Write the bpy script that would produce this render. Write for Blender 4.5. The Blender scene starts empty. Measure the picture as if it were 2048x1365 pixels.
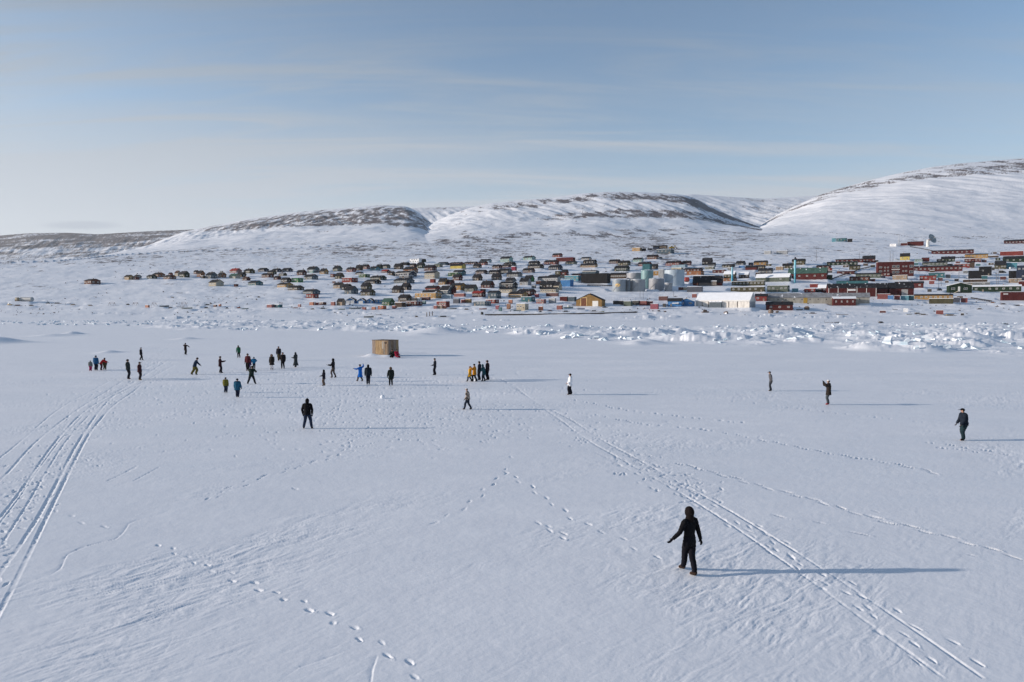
import bpy, bmesh, math, random
import numpy as np
from mathutils import Vector, Matrix

S = bpy.context.scene
COL = S.collection
R = math.radians
# ------------------------------------------------------------------ camera, sky, sun
CAM_H, F, CX, CY, HOR = 6.8, 1365.33, 1024.0, 682.5, 620.0
PITCH = math.atan((CY - HOR) / F)
cam = bpy.data.cameras.new('camera'); cam_o = bpy.data.objects.new('camera', cam); COL.objects.link(cam_o)
cam.sensor_width = 36; cam.lens = 24; cam.clip_start = 0.3; cam.clip_end = 40000
cam_o.location = (0, 0, CAM_H); cam_o.rotation_euler = (R(90) - PITCH, 0, 0)
S.camera = cam_o
S.view_settings.view_transform = 'Standard'; S.view_settings.look = 'None'
S.view_settings.exposure = 0.68; S.view_settings.gamma = 1

SUN_EL = 13.5
w = bpy.data.worlds.new('World'); S.world = w; w.use_nodes = True
nt = w.node_tree; N = nt.nodes; LK = nt.links
N.clear()
def nn(t, **k):
    n = N.new(t)
    for a, b in k.items(): setattr(n, a, b)
    return n
def mth(op, a=None, b=None, c=None):
    n = nn('ShaderNodeMath', operation=op)
    for i, v in enumerate((a, b, c)):
        if v is None: continue
        if isinstance(v, (int, float)): n.inputs[i].default_value = v
        else: LK.new(v, n.inputs[i])
    return n.outputs[0]
out = nn('ShaderNodeOutputWorld'); bg = nn('ShaderNodeBackground')
sky = nn('ShaderNodeTexSky', sky_type='NISHITA')
sky.sun_disc = False; sky.sun_elevation = R(SUN_EL); sky.sun_rotation = R(270)
sky.altitude = 0; sky.air_density = 0.9; sky.dust_density = 0.35; sky.ozone_density = 1.6
tc = nn('ShaderNodeTexCoord')
sep = nn('ShaderNodeSeparateXYZ'); LK.new(tc.outputs['Generated'], sep.inputs[0])
zz = mth('MAXIMUM', mth('ADD', sep.outputs[2], 0.09), 0.02)
cxn = nn('ShaderNodeCombineXYZ')
LK.new(mth('DIVIDE', sep.outputs[0], zz), cxn.inputs[0]); LK.new(mth('DIVIDE', sep.outputs[1], zz), cxn.inputs[1])
def cloud(scale, loc, rot, sc, detail, rough, lo, hi, dist=0.0):
    mp = nn('ShaderNodeMapping'); mp.inputs['Rotation'].default_value = (0, 0, R(rot)); mp.inputs['Scale'].default_value = sc
    mp.inputs['Location'].default_value = loc
    LK.new(cxn.outputs[0], mp.inputs[0])
    no = nn('ShaderNodeTexNoise'); no.inputs['Scale'].default_value = scale; no.inputs['Detail'].default_value = detail
    no.inputs['Roughness'].default_value = rough; no.inputs['Distortion'].default_value = dist
    LK.new(mp.outputs[0], no.inputs['Vector'])
    mr = nn('ShaderNodeMapRange'); mr.interpolation_type = 'SMOOTHSTEP'
    mr.inputs[1].default_value = lo; mr.inputs[2].default_value = hi
    LK.new(no.outputs['Fac'], mr.inputs[0])
    return mr.outputs[0]
c1 = cloud(0.55, (0.3, 1.1, 0), -12, (0.5, 1.3, 1), 7, 0.55, 0.34, 0.66, 0.5)     # broad veil
c2 = cloud(1.3, (4.3, 2.1, 0), -18, (0.35, 2.4, 1), 9, 0.62, 0.40, 0.75, 1.0)      # streaks
# the veil is thicker towards the sun (west)
west = nn('ShaderNodeMapRange'); west.inputs[1].default_value = 0.60; west.inputs[2].default_value = -0.45
west.inputs[3].default_value = 0.48; west.inputs[4].default_value = 1.0
LK.new(sep.outputs[0], west.inputs[0])
hi = nn('ShaderNodeMapRange'); hi.inputs[1].default_value = 0.12; hi.inputs[2].default_value = 0.46; hi.inputs[3].default_value = 1.0; hi.inputs[4].default_value = 0.85
LK.new(sep.outputs[2], hi.inputs[0])
veil = mth('MINIMUM', mth('MULTIPLY', mth('MULTIPLY', mth('ADD', mth('ADD', mth('MULTIPLY', c1, 0.60), mth('MULTIPLY', c2, 1.0)), 0.12), west.outputs[0]), hi.outputs[0]), 0.92)
low = nn('ShaderNodeMapRange'); low.inputs[1].default_value = -0.01; low.inputs[2].default_value = 0.36
low.inputs[3].default_value = 0.85; low.inputs[4].default_value = 0.0
low.interpolation_type = 'SMOOTHERSTEP'
LK.new(sep.outputs[2], low.inputs[0])
veil = mth('MINIMUM', mth('ADD', mth('MULTIPLY', veil, 0.9), mth('MULTIPLY', low.outputs[0], west.outputs[0])), 0.95)
# cloud brightness: brighter near the horizon, greyer overhead
hgt = nn('ShaderNodeMapRange'); hgt.inputs[1].default_value = 0.0; hgt.inputs[2].default_value = 0.5
LK.new(sep.outputs[2], hgt.inputs[0])
ccol = nn('ShaderNodeMix', data_type='RGBA'); LK.new(hgt.outputs[0], ccol.inputs[0])
ccol.inputs[6].default_value = (4.4, 4.65, 5.0, 1); ccol.inputs[7].default_value = (0.80, 1.17, 1.62, 1)
mix = nn('ShaderNodeMix', data_type='RGBA')
LK.new(veil, mix.inputs[0]); LK.new(sky.outputs[0], mix.inputs[6]); LK.new(ccol.outputs[2], mix.inputs[7])
# a thin grey lens cloud low in the west
yy = mth('MAXIMUM', sep.outputs[1], 0.05)
la_ = mth('DIVIDE', mth('ADD', mth('DIVIDE', sep.outputs[0], yy), 0.625), 0.062); lb_ = mth('DIVIDE', mth('ADD', mth('DIVIDE', sep.outputs[2], yy), -0.123), 0.0065)
ld = mth('ADD', mth('MULTIPLY', la_, la_), mth('MULTIPLY', lb_, lb_))
lr = nn('ShaderNodeMapRange'); lr.inputs[1].default_value = 1.3; lr.inputs[2].default_value = 0.1; lr.inputs[3].default_value = 0; lr.inputs[4].default_value = .6; lr.interpolation_type = 'SMOOTHSTEP'
LK.new(ld, lr.inputs[0])
mix2 = nn('ShaderNodeMix', data_type='RGBA'); LK.new(lr.outputs[0], mix2.inputs[0]); LK.new(mix.outputs[2], mix2.inputs[6]); mix2.inputs[7].default_value = (2.7, 3.0, 3.5, 1)
LK.new(mix2.outputs[2], bg.inputs[0]); bg.inputs[1].default_value = 0.110
LK.new(bg.outputs[0], out.inputs[0])

sl = bpy.data.lights.new('sun', 'SUN'); sl.energy = 3.6; sl.angle = R(0.9); sl.color = (1.0, 0.885, 0.77)
so = bpy.data.objects.new('sun', sl); COL.objects.link(so)
sun_from = Vector((-math.cos(R(SUN_EL)), -0.03, math.sin(R(SUN_EL))))
so.rotation_euler = sun_from.to_track_quat('Z', 'Y').to_euler(); so.location = (-60, 0, 40)

# ------------------------------------------------------------------ helpers
def ray(px, py):
    """direction of the sight line through a point of the photograph, as X/Y and Z/Y"""
    a, b = (px - CX) / F, (CY - py) / F
    dy = math.cos(PITCH) + b * math.sin(PITCH); dz = -math.sin(PITCH) + b * math.cos(PITCH)
    return a / dy, dz / dy
def on_ice(px, py):
    u, t = ray(px, py); Y = -CAM_H / t
    return u * Y, Y
def _hash(ix, iy, seed):
    h = (ix.astype(np.int64) * 374761393 + iy.astype(np.int64) * 668265263 + seed * 982451653) & 0x7fffffff
    h = ((h ^ (h >> 13)) * 1274126177) & 0x7fffffff
    return h ^ (h >> 16)
def noise(x, y, seed=0):
    x = np.asarray(x, float); y = np.asarray(y, float)
    ix = np.floor(x); iy = np.floor(y); fx = x - ix; fy = y - iy
    ux = fx * fx * fx * (fx * (fx * 6 - 15) + 10); uy = fy * fy * fy * (fy * (fy * 6 - 15) + 10)
    def g(dx, dy):
        a = (_hash(ix + dx, iy + dy, seed) & 0xffff) / 65536.0 * 2 * np.pi
        return np.cos(a) * (fx - dx) + np.sin(a) * (fy - dy)
    n0 = g(0, 0) * (1 - ux) + g(1, 0) * ux; n1 = g(0, 1) * (1 - ux) + g(1, 1) * ux
    return (n0 * (1 - uy) + n1 * uy) * 1.5
def fbm(x, y, octs=4, seed=0, rough=0.5):
    t = 0; a = 1; s = 0
    for i in range(octs):
        t = t + a * noise(x * 2 ** i, y * 2 ** i, seed + i * 17); s += a; a *= rough
    return t / s
def sstep(a, b, x):
    t = np.clip((x - a) / (b - a), 0, 1); return t * t * (3 - 2 * t)
def slabs(x, y, seed):
    """jumbled tilted plates: every cell of a jittered grid gets its own height and tilt"""
    ix = np.floor(x); iy = np.floor(y); best = np.full(x.shape, 9.0); z = np.zeros(x.shape)
    for dx in (-1, 0, 1):
        for dy in (-1, 0, 1):
            h = _hash(ix + dx, iy + dy, seed); a = (h & 255) / 255.0; b = ((h >> 8) & 255) / 255.0
            c = ((h >> 4) & 1023) / 1023.0; d = ((h >> 10) & 1023) / 1023.0; e = ((h >> 14) & 1023) / 1023.0
            qx = x - (ix + dx + a); qy = y - (iy + dy + b); r = qx * qx + qy * qy
            zz_ = c ** 2 + (d - .5) * 1.6 * qx + (e - .5) * 1.6 * qy
            m = r < best; best = np.where(m, r, best); z = np.where(m, zz_, z)
    return z

# ------------------------------------------------------------------ materials
def new_mat(name):
    m = bpy.data.materials.new(name); m.use_nodes = True
    return m, m.node_tree, m.node_tree.nodes['Principled BSDF']
def add(nt_, t, **k):
    n = nt_.nodes.new(t)
    for a, b in k.items(): setattr(n, a, b)
    return n
_mats = {}
def paint(rgb, rough=0.75, var=0.25, scale=0.9, snow=0.0, stretch=(1, 1, 1), metal=0.0, bump=0.0):
    """weathered painted boards, sheet or cloth: colour varies in patches; snow = share of the surface dusted white"""
    key = (tuple(round(c, 3) for c in rgb), rough, var, scale, snow, stretch, metal, bump)
    if key in _mats: return _mats[key]
    m, t, b = new_mat('paint'); b.inputs['Roughness'].default_value = rough; b.inputs['Metallic'].default_value = metal
    if rough >= .75: b.inputs['Specular IOR Level'].default_value = .12
    tcn = add(t, 'ShaderNodeTexCoord'); mp = add(t, 'ShaderNodeMapping'); mp.inputs['Scale'].default_value = stretch
    t.links.new(tcn.outputs['Object'], mp.inputs[0])
    no = add(t, 'ShaderNodeTexNoise'); no.inputs['Scale'].default_value = scale; no.inputs['Detail'].default_value = 5
    t.links.new(mp.outputs[0], no.inputs['Vector'])
    mr = add(t, 'ShaderNodeMapRange'); mr.inputs[1].default_value = 0.3; mr.inputs[2].default_value = 0.7
    mr.inputs[3].default_value = 1 - var; mr.inputs[4].default_value = 1 + var
    t.links.new(no.outputs['Fac'], mr.inputs[0])
    vm = add(t, 'ShaderNodeVectorMath', operation='SCALE'); vm.inputs[0].default_value = rgb
    t.links.new(mr.outputs[0], vm.inputs['Scale'])
    last = vm.outputs[0]
    if snow > 0:
        n2 = add(t, 'ShaderNodeTexNoise'); n2.inputs['Scale'].default_value = 0.35; n2.inputs['Detail'].default_value = 6
        t.links.new(tcn.outputs['Object'], n2.inputs['Vector'])
        mr2 = add(t, 'ShaderNodeMapRange'); mr2.inputs[1].default_value = 0.66 - snow * 0.32; mr2.inputs[2].default_value = 0.70 - snow * 0.32
        t.links.new(n2.outputs['Fac'], mr2.inputs[0])
        mx = add(t, 'ShaderNodeMix', data_type='RGBA'); t.links.new(mr2.outputs[0], mx.inputs[0])
        t.links.new(last, mx.inputs[6]); mx.inputs[7].default_value = (0.8, 0.82, 0.86, 1); last = mx.outputs[2]
    t.links.new(last, b.inputs['Base Color'])
    if bump > 0:
        wv = add(t, 'ShaderNodeTexWave'); wv.inputs['Scale'].default_value = bump
        t.links.new(tcn.outputs['Object'], wv.inputs['Vector'])
        bp = add(t, 'ShaderNodeBump'); bp.inputs['Strength'].default_value = 0.6; bp.inputs['Distance'].default_value = 0.06
        t.links.new(wv.outputs['Fac'], bp.inputs['Height']); t.links.new(bp.outputs[0], b.inputs['Normal'])
    _mats[key] = m
    return m

def snow_mat():
    m, t, b = new_mat('snow_and_rock'); b.inputs['Roughness'].default_value = 0.6
    b.inputs['Specular IOR Level'].default_value = 0.25
    geo = add(t, 'ShaderNodeNewGeometry'); at = add(t, 'ShaderNodeAttribute', attribute_name='rock')
    n1 = add(t, 'ShaderNodeTexNoise'); n1.inputs['Scale'].default_value = 0.9; n1.inputs['Detail'].default_value = 6
    t.links.new(geo.outputs['Position'], n1.inputs['Vector'])
    r1 = add(t, 'ShaderNodeMapRange'); r1.inputs[1].default_value = 0.35; r1.inputs[2].default_value = 0.65
    r1.inputs[3].default_value = 0.0; r1.inputs[4].default_value = 1.0
    t.links.new(n1.outputs['Fac'], r1.inputs[0])
    sn = add(t, 'ShaderNodeMix', data_type='RGBA'); t.links.new(r1.outputs[0], sn.inputs[0])
    sn.inputs[6].default_value = (0.76, 0.782, 0.835, 1); sn.inputs[7].default_value = (0.84, 0.858, 0.90, 1)
    n0 = add(t, 'ShaderNodeTexNoise'); n0.inputs['Scale'].default_value = 0.11; n0.inputs['Detail'].default_value = 8; n0.inputs['Roughness'].default_value = .6
    mp0 = add(t, 'ShaderNodeMapping'); mp0.inputs['Scale'].default_value = (.45, 1.6, 1); mp0.inputs['Rotation'].default_value = (0, 0, .45)
    t.links.new(geo.outputs['Position'], mp0.inputs[0]); t.links.new(mp0.outputs[0], n0.inputs['Vector'])
    av = add(t, 'ShaderNodeMath', operation='MULTIPLY_ADD'); av.inputs[1].default_value = 1.6; av.inputs[2].default_value = -0.35; t.links.new(n0.outputs['Fac'], av.inputs[0])
    mxv = add(t, 'ShaderNodeMath', operation='MULTIPLY'); t.links.new(r1.outputs[0], mxv.inputs[0]); t.links.new(av.outputs[0], mxv.inputs[1]); mxv.use_clamp = True
    t.links.new(mxv.outputs[0], sn.inputs[0])
    rr0 = add(t, 'ShaderNodeMapRange'); rr0.inputs[1].default_value = .4; rr0.inputs[2].default_value = .65; rr0.inputs[3].default_value = .42; rr0.inputs[4].default_value = .8
    t.links.new(n0.outputs['Fac'], rr0.inputs[0]); t.links.new(rr0.outputs[0], b.inputs['Roughness'])
    n2 = add(t, 'ShaderNodeTexNoise'); n2.inputs['Scale'].default_value = 0.05; n2.inputs['Detail'].default_value = 9
    n2.inputs['Roughness'].default_value = 0.7
    t.links.new(geo.outputs['Position'], n2.inputs['Vector'])
    rk = add(t, 'ShaderNodeMix', data_type='RGBA'); t.links.new(n2.outputs['Fac'], rk.inputs[0])
    rk.inputs[6].default_value = (0.07, 0.055, 0.055, 1); rk.inputs[7].default_value = (0.20, 0.165, 0.16, 1)
    sb = add(t, 'ShaderNodeMath', operation='ADD'); t.links.new(at.outputs['Fac'], sb.inputs[0]); t.links.new(n2.outputs['Fac'], sb.inputs[1])
    mr = add(t, 'ShaderNodeMapRange'); mr.inputs[1].default_value = 0.86; mr.inputs[2].default_value = 1.24
    t.links.new(sb.outputs[0], mr.inputs[0])
    mx = add(t, 'ShaderNodeMix', data_type='RGBA'); t.links.new(mr.outputs[0], mx.inputs[0])
    t.links.new(sn.outputs[2], mx.inputs[6]); t.links.new(rk.outputs[2], mx.inputs[7])
    t.links.new(mx.outputs[2], b.inputs['Base Color'])
    n3 = add(t, 'ShaderNodeTexNoise'); n3.inputs['Scale'].default_value = 9; n3.inputs['Detail'].default_value = 5
    t.links.new(geo.outputs['Position'], n3.inputs['Vector'])
    bp = add(t, 'ShaderNodeBump'); bp.inputs['Strength'].default_value = 0.35; bp.inputs['Distance'].default_value = 0.012
    t.links.new(n3.outputs['Fac'], bp.inputs['Height']); t.links.new(bp.outputs[0], b.inputs['Normal'])
    return m
SNOW = snow_mat()

def grid_mesh(name, U, Ys, Z, rock=None, kind='structure'):
    nr, nc = Z.shape
    X = U[None, :] * Ys[:, None]; Yy = np.repeat(Ys[:, None], nc, 1)
    co = np.stack([X, Yy, Z], -1).reshape(-1, 3).astype(np.float32)
    me = bpy.data.meshes.new(name)
    me.vertices.add(nr * nc); me.vertices.foreach_set('co', co.ravel())
    i = (np.arange(nr - 1)[:, None] * nc + np.arange(nc - 1)[None, :]).ravel()
    q = np.stack([i, i + 1, i + nc + 1, i + nc], -1).astype(np.int32)
    me.loops.add(q.size); me.loops.foreach_set('vertex_index', q.ravel())
    me.polygons.add(len(q)); me.polygons.foreach_set('loop_start', np.arange(0, q.size, 4, dtype=np.int32))
    me.polygons.foreach_set('use_smooth', np.ones(len(q), bool))
    me.update(calc_edges=True)
    if rock is not None:
        a = me.attributes.new('rock', 'FLOAT', 'POINT'); a.data.foreach_set('value', rock.astype(np.float32).ravel())
    me.materials.append(SNOW)
    o = bpy.data.objects.new(name, me); COL.objects.link(o); o['kind'] = kind
    return o
# ------------------------------------------------------------------ the land
Y_SHORE = 430.0
U = np.concatenate([np.linspace(-3, -0.86, 40)[:-1], np.linspace(-0.86, 0.86, 1350), np.linspace(0.86, 3, 40)[1:]])
PX = CX + F * U * 1.0009
def line(pts, x=None, sm=25):
    x = PX if x is None else x
    p = np.array(pts, float); v = np.interp(x, p[:, 0], p[:, 1])
    if sm:
        k = np.ones(sm) / sm; v = np.convolve(np.pad(v, sm // 2, mode='edge'), k, 'valid')
    return v
D_ROW = np.array([643.2, 634, 628, 620, 610, 600, 590, 580, 560, 540, 520, 505, 490, 478, 465])
D_DST = np.array([430.0, 446, 460, 478, 498, 520, 543, 570, 625, 690, 770, 850, 950, 1060, 1250])
YF = 430 * (6500 / 430) ** (np.linspace(0, 1, 640) ** 0.92)
def rowz(row, Y): return CAM_H + (HOR - row) * Y / F
rowY = np.interp(YF, D_DST, D_ROW)
crest = line([(-3000, 530), (0, 524), (130, 519), (250, 508), (420, 500), (650, 492), (900, 484), (1150, 478), (1400, 470), (1560, 467), (1800, 478), (2048, 480), (4000, 480)])
YC = np.interp(-crest, -D_ROW, D_DST)[None, :]                # where the apron levels out, per bearing
zc_ = rowz(crest[None, :], YC)
zb = np.where(YF[:, None] < YC, rowz(rowY[:, None], YF[:, None]), zc_ + 0.012 * (YF[:, None] - YC))
XX = U[None, :] * YF[:, None]; YY = np.repeat(YF[:, None], len(U), 1)
rock = np.zeros_like(zb)
HILLS = [   # skyline, foot row, near edge, ridge distance
 ('far', [(-3000, 480), (-400, 476), (0, 473), (60, 468), (140, 467), (200, 470), (300, 464), (380, 461), (470, 457), (640, 470), (760, 520), (4000, 560)], 530, 2600, 4600, 1.0),
 ('back', [(-3000, 600), (600, 520), (700, 440), (780, 421), (830, 418), (880, 417), (950, 415), (1050, 412), (1250, 402), (1380, 391), (1450, 396), (1520, 400), (1580, 397), (1640, 393), (1720, 388), (4000, 380)], 500, 2500, 4300, 1.2),
 ('west', [(-3000, 600), (150, 530), (235, 512), (290, 496), (330, 480), (375, 464), (400, 459), (500, 440), (600, 426), (700, 418), (760, 413), (815, 415), (838, 426), (862, 446), (885, 466), (920, 500), (1000, 560), (4000, 600)], 512, 1150, 2300, 1.15),
 ('mid', [(-3000, 600), (640, 560), (740, 505), (785, 488), (820, 472), (860, 450), (900, 432), (940, 418), (980, 409), (1040, 403), (1100, 398), (1170, 389), (1210, 386), (1280, 387), (1345, 390), (1370, 393), (1392, 401), (1415, 413), (1450, 430), (1500, 450), (1545, 465), (1600, 480), (1700, 520), (4000, 600)], 498, 1000, 1900, 1.1),
 ('east', [(-3000, 600), (1400, 560), (1470, 482), (1500, 464), (1530, 444), (1560, 426), (1600, 408), (1640, 391), (1680, 378), (1740, 362), (1800, 348), (1860, 337), (1920, 330), (1980, 325), (2048, 320), (2200, 312), (2600, 305), (4000, 330)], 482, 1150, 2100, 1.15),
]
topo = np.zeros_like(zb); qmap = np.zeros_like(zb)
wn = fbm(XX / 420, YY / 420, 4, 5)
fine = fbm(XX / 60, YY / 90, 5, 9, 0.55)
zbase = zb.copy(); fineE = fbm(XX / 110, YY / 160, 4, 19, 0.5)
for hi, (nm, sky_l, foot, y0, y1, ex) in enumerate(HILLS):
    sk = line(sky_l, sm=9)[None, :]
    if nm in ('west', 'mid', 'east'): y0 = YC - 15; foot = crest[None, :] + .8
    else: j0 = np.searchsorted(YF, y0); foot = (HOR - (zbase[j0] - CAM_H) * F / YF[j0] + 3)[None, :]
    t = (YY - y0) / (y1 - y0); tt = np.clip(t, 0, 1)
    s_ = 1 - (1 - tt) ** ex
    row = foot + (sk - foot) * s_
    yc = np.minimum(YY, y1)
    z = CAM_H + (HOR - row) * yc / F
    z = z - np.where(t > 1, (YY - y1) * 0.02, 0)
    env = np.sin(np.pi * np.clip(tt, 0, 1)) ** 0.7
    ribs = fbm(XX / 42 + YY / 120, YY / 300, 4, 23 + hi, .55)
    z = z + env * (wn * 15 + (fineE * 6 + ribs * 7 * sstep(.35, .8, s_)) * (.8 if nm == 'east' else 1)) * (1 if hi > 1 else 1.6)
    z = np.where(t < 0, -1e3, z)
    m = z > zb
    zb = np.where(m, z, zb); topo = np.where(m, hi + 1, topo); qmap = np.where(m, np.clip((crest[None, :] - (HOR - (z - CAM_H) * F / YY)) / np.maximum(crest[None, :] - sk, 12), -.5, 1.2), qmap)
# rock and scree showing through the snow
px2 = np.repeat(PX[None, :], len(YF), 0)
stre = fbm(XX / 22 + qmap * 5, qmap * 11, 6, 31, 0.72)         # streaks down the slope
blot = fbm(XX / 130, YY / 130, 4, 41)
lay = fbm(XX / 260, qmap * 9, 5, 51, .6)
band_dummy = 0
def band(q, a, b, soft=0.06): return sstep(a - soft, a + soft, q) * (1 - sstep(b - soft, b + soft, q))
q = qmap + 0.05 * blot
stone = fbm(XX / 11, YY / 11, 4, 71, .65); stre2 = fbm(XX / 45 + YY / 30, YY / 16, 4, 72, .6)
apr = sstep(620, 860, YY)                                     # bare stony ground grows towards the foot of the hills
spk = fbm(XX / 2.6, YY / 9, 3, 75, .6)
rk = -0.34 + 0.38 * apr + 0.70 * stone + 0.40 * spk + 0.45 * stre2 + 0.45 * blot - .22 * sstep(1500, 1700, px2) - .12 * (1 - sstep(470, 560, YY))
hf = .5 * spk * sstep(-.1, .5, blot + stone)
g = np.interp(px2, [380, 470, 640, 800, 870], [0.0, 0.5, 0.8, 1.0, 1.0])
wA = band(q, 0.86 - 0.40 * g, 0.965) * 0.34 + band(q, 0.985, 1.2, .01) * 0.2
wA = wA * np.interp(px2, [360, 420, 2000], [0, 1, 1])
rk = np.where(topo == 3, -0.40 + wA * 2.1 + 1.35 * stre + 0.3 * blot + 0.5 * (1 - sstep(0.05, 0.2, q)) * 0.6, rk)
gB = np.interp(px2, [930, 1000, 1200, 1400, 1560], [0.2, .7, 1, 1, 1])
wB = (band(q, 0.80, 0.97, .05) * gB + band(q, 0.42, 0.62, .06) * np.interp(px2, [1060, 1130, 1300, 1560], [0, .8, 1, 1])
      + sstep(1360, 1400, px2) * (1 - sstep(1540, 1600, px2)) * sstep(0.45, 0.8, q) * .50)
rk = np.where(topo == 4, -0.36 + wB * 0.68 + 1.3 * stre + 0.35 * blot + 0.4 * (1 - sstep(0.10, 0.3, q)), rk)
wD = band(q, 0.83, 0.95, .04) * 0.55 + band(q, 0.97, 1.1, .01) * 0.4 + (1 - sstep(0.02, 0.2, q)) * 0.25
rk = np.where(topo == 5, -0.50 + wD * 1.25 + 1.0 * stre + 0.75 * lay + 0.35 * blot + .25 * spk, rk)
rk = np.where(topo == 2, -0.15 + 0.8 * lay + 0.6 * stre, rk)
rk = np.where(topo == 1, 0.42 + 0.8 * lay + 0.5 * stre - 0.30 * (1 - sstep(0.30, 0.6, q)) , rk)
rk = rk + np.where(topo > 0, hf + .25 * spk, 0)
rock = np.clip(rk + 0.34, -1, 1.2)
# undulating snow of the town slope
amp = sstep(430, 470, YY) * (1 - sstep(1200, 2400, YY) * 0.5)
zb = zb + amp * (fbm(XX / 70, YY / 50, 4, 3) * 1.5 + fbm(XX / 16, YY / 11, 3, 4) * 0.55 + fbm(XX / 4.5, YY / 4.5, 2, 8) * 0.07)
drift = slabs(XX / 6.0, YY / 6.0, 12) * sstep(0.05, 0.5, fbm(XX / 60, YY / 20, 3, 13)) * (1 - sstep(455, 500, YY))
zb = np.maximum(zb + drift * 1.0, -0.02)
zb[0] = 0.0

def ground_at(px, py):
    """first point of the land met by the sight line through (px, py)"""
    u, t = ray(px, py)
    c = int(np.clip(np.searchsorted(U, u), 1, len(U) - 1)); f = (u - U[c - 1]) / (U[c] - U[c - 1])
    colz = ZG[:, c - 1] * (1 - f) + ZG[:, c] * f
    line_z = CAM_H + t * YF
    hit = np.nonzero(colz >= line_z)[0]
    if len(hit) == 0: k = len(YF) - 1; Y = YF[k]
    else:
        k = hit[0]
        if k == 0: Y = -CAM_H / t if t < 0 else YF[0]; return Vector((u * Y, Y, 0.0))
        a = line_z[k - 1] - colz[k - 1]; b = colz[k] - line_z[k]
        Y = YF[k - 1] + (YF[k] - YF[k - 1]) * a / (a + b + 1e-9)
    return Vector((u * Y, Y, CAM_H + t * Y))
ZG = zb.copy()
kx = np.ones(9) / 9
ZG = np.apply_along_axis(lambda v: np.convolve(np.pad(v, 4, mode='edge'), kx, 'valid'), 1, ZG)
PADS = []
def z_at(x, y):
    u = x / y; c = int(np.clip(np.searchsorted(U, u), 1, len(U) - 1)); r = int(np.clip(np.searchsorted(YF, y), 1, len(YF) - 1))
    f = (u - U[c - 1]) / (U[c] - U[c - 1]); g_ = (y - YF[r - 1]) / (YF[r] - YF[r - 1])
    return (zb[r - 1, c - 1] * (1 - f) + zb[r - 1, c] * f) * (1 - g_) + (zb[r, c - 1] * (1 - f) + zb[r, c] * f) * g_
def apply_pads():
    for pd in PADS:
        if len(pd) == 4: x, y, z, hx = pd; hy, rot = hx, 0
        else: x, y, z, hx, hy, rot = pd
        rad = math.hypot(hx, hy) + 5
        r0, r1 = np.searchsorted(YF, y - rad), np.searchsorted(YF, y + rad) + 1
        c0, c1 = max(np.searchsorted(U, (x - rad) / y) - 1, 0), np.searchsorted(U, (x + rad) / y) + 1
        dx, dy = XX[r0:r1, c0:c1] - x, YY[r0:r1, c0:c1] - y; c, s_ = math.cos(rot), math.sin(rot)
        a = np.abs(dx * c + dy * s_) - hx; b = np.abs(-dx * s_ + dy * c) - hy
        d = np.hypot(np.maximum(a, 0), np.maximum(b, 0))
        wgt = 1 - sstep(0.6, 4.5, d)
        zb[r0:r1, c0:c1] = zb[r0:r1, c0:c1] * (1 - wgt) + z * wgt

# ------------------------------------------------------------------ the sea ice
rows = np.concatenate([np.linspace(1500, 720, 620)[:-1], np.linspace(720, 643.2 + 0.3, 210)])
t_ = np.array([ray(CX, r)[1] for r in rows]); YN = -CAM_H / t_
YN = np.concatenate([np.array([3.0, 6.0, 8.5]), YN[YN > 9.5], [430.0]]); YN = YN[YN <= 430]
YN = np.unique(YN)
XN = U[None, :] * YN[:, None]; YYN = np.repeat(YN[:, None], len(U), 1)
ZN = np.zeros_like(XN)
ZN += 0.05 * fbm(XN / 14, YYN / 9, 3, 61)
ca, sa = math.cos(R(40)), math.sin(R(40))
xr = XN * ca + YYN * sa; yr = -XN * sa + YYN * ca
wx = 0.22 * noise(xr / 1.3, yr / 0.6, 66)
patch = sstep(-0.02, 0.55, fbm(xr / 11, yr / 4.5, 5, 62, .6))
s1 = fbm((xr + wx) / 0.60, (yr + wx) / 0.17, 5, 63, 0.62)
s2 = fbm((xr + wx) / 1.9, (yr + wx) / 0.55, 3, 64)
near = 1 - sstep(70, 260, YYN)
ZN += (0.027 * patch + 0.004) * np.minimum(s1, 0.28) * near * 1.2
ZN += (0.045 * patch + 0.004) * (s2 * 0.5)
ZN += 0.004 * fbm(XN / 0.35, YYN / 0.35, 3, 65) * (1 - sstep(30, 80, YYN))
ZN += 0.10 * fbm(xr / 22, yr / 5, 3, 67) * sstep(60, 200, YYN)

def window(x, y, rx, ry=None):
    ry = ry or rx
    r0, r1 = np.searchsorted(YN, y - ry), np.searchsorted(YN, y + ry)
    if r1 <= r0: return None
    yy0, yy1 = YN[r0], YN[min(r1, len(YN) - 1)]
    lo, hi_ = min((x - rx) / yy0, (x - rx) / yy1), max((x + rx) / yy0, (x + rx) / yy1)
    c0, c1 = np.searchsorted(U, lo), np.searchsorted(U, hi_)
    if c1 <= c0: return None
    return slice(r0, r1), slice(c0, c1)
def footprint(x, y, ang, depth=0.05, L=0.19, Wd=0.06):
    depth *= .38 * rnd.uniform(.6, 1.3); L *= .70 * rnd.uniform(.8, 1.3); Wd *= .62 * rnd.uniform(.8, 1.3)
    k = 1 + y / 110                                        # drifted, softer prints farther off
    wd = window(x, y, L * 2.6 * k, L * 2.6 * k)
    if wd is None: return
    dx = XN[wd] - x; dy = YYN[wd] - y; c, s = math.cos(ang), math.sin(ang)
    a = (dx * c + dy * s) / (L * k); b = (-dx * s + dy * c) / (Wd * k)
    r = np.sqrt(a * a + b * b)
    r = r * (1 + .35 * noise(XN[wd] * 9, YYN[wd] * 9, 7))
    ZN[wd] += -depth * np.exp(-(r ** 4)) * (1 + .5 * np.clip(a, -1, 1)) + depth * 0.30 * np.exp(-((r - 1.5) / 0.35) ** 2) * (0.5 + 0.5 * np.tanh(a * 2)) * (.7 + .6 * noise(XN[wd] * 14, YYN[wd] * 14, 5))
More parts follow.
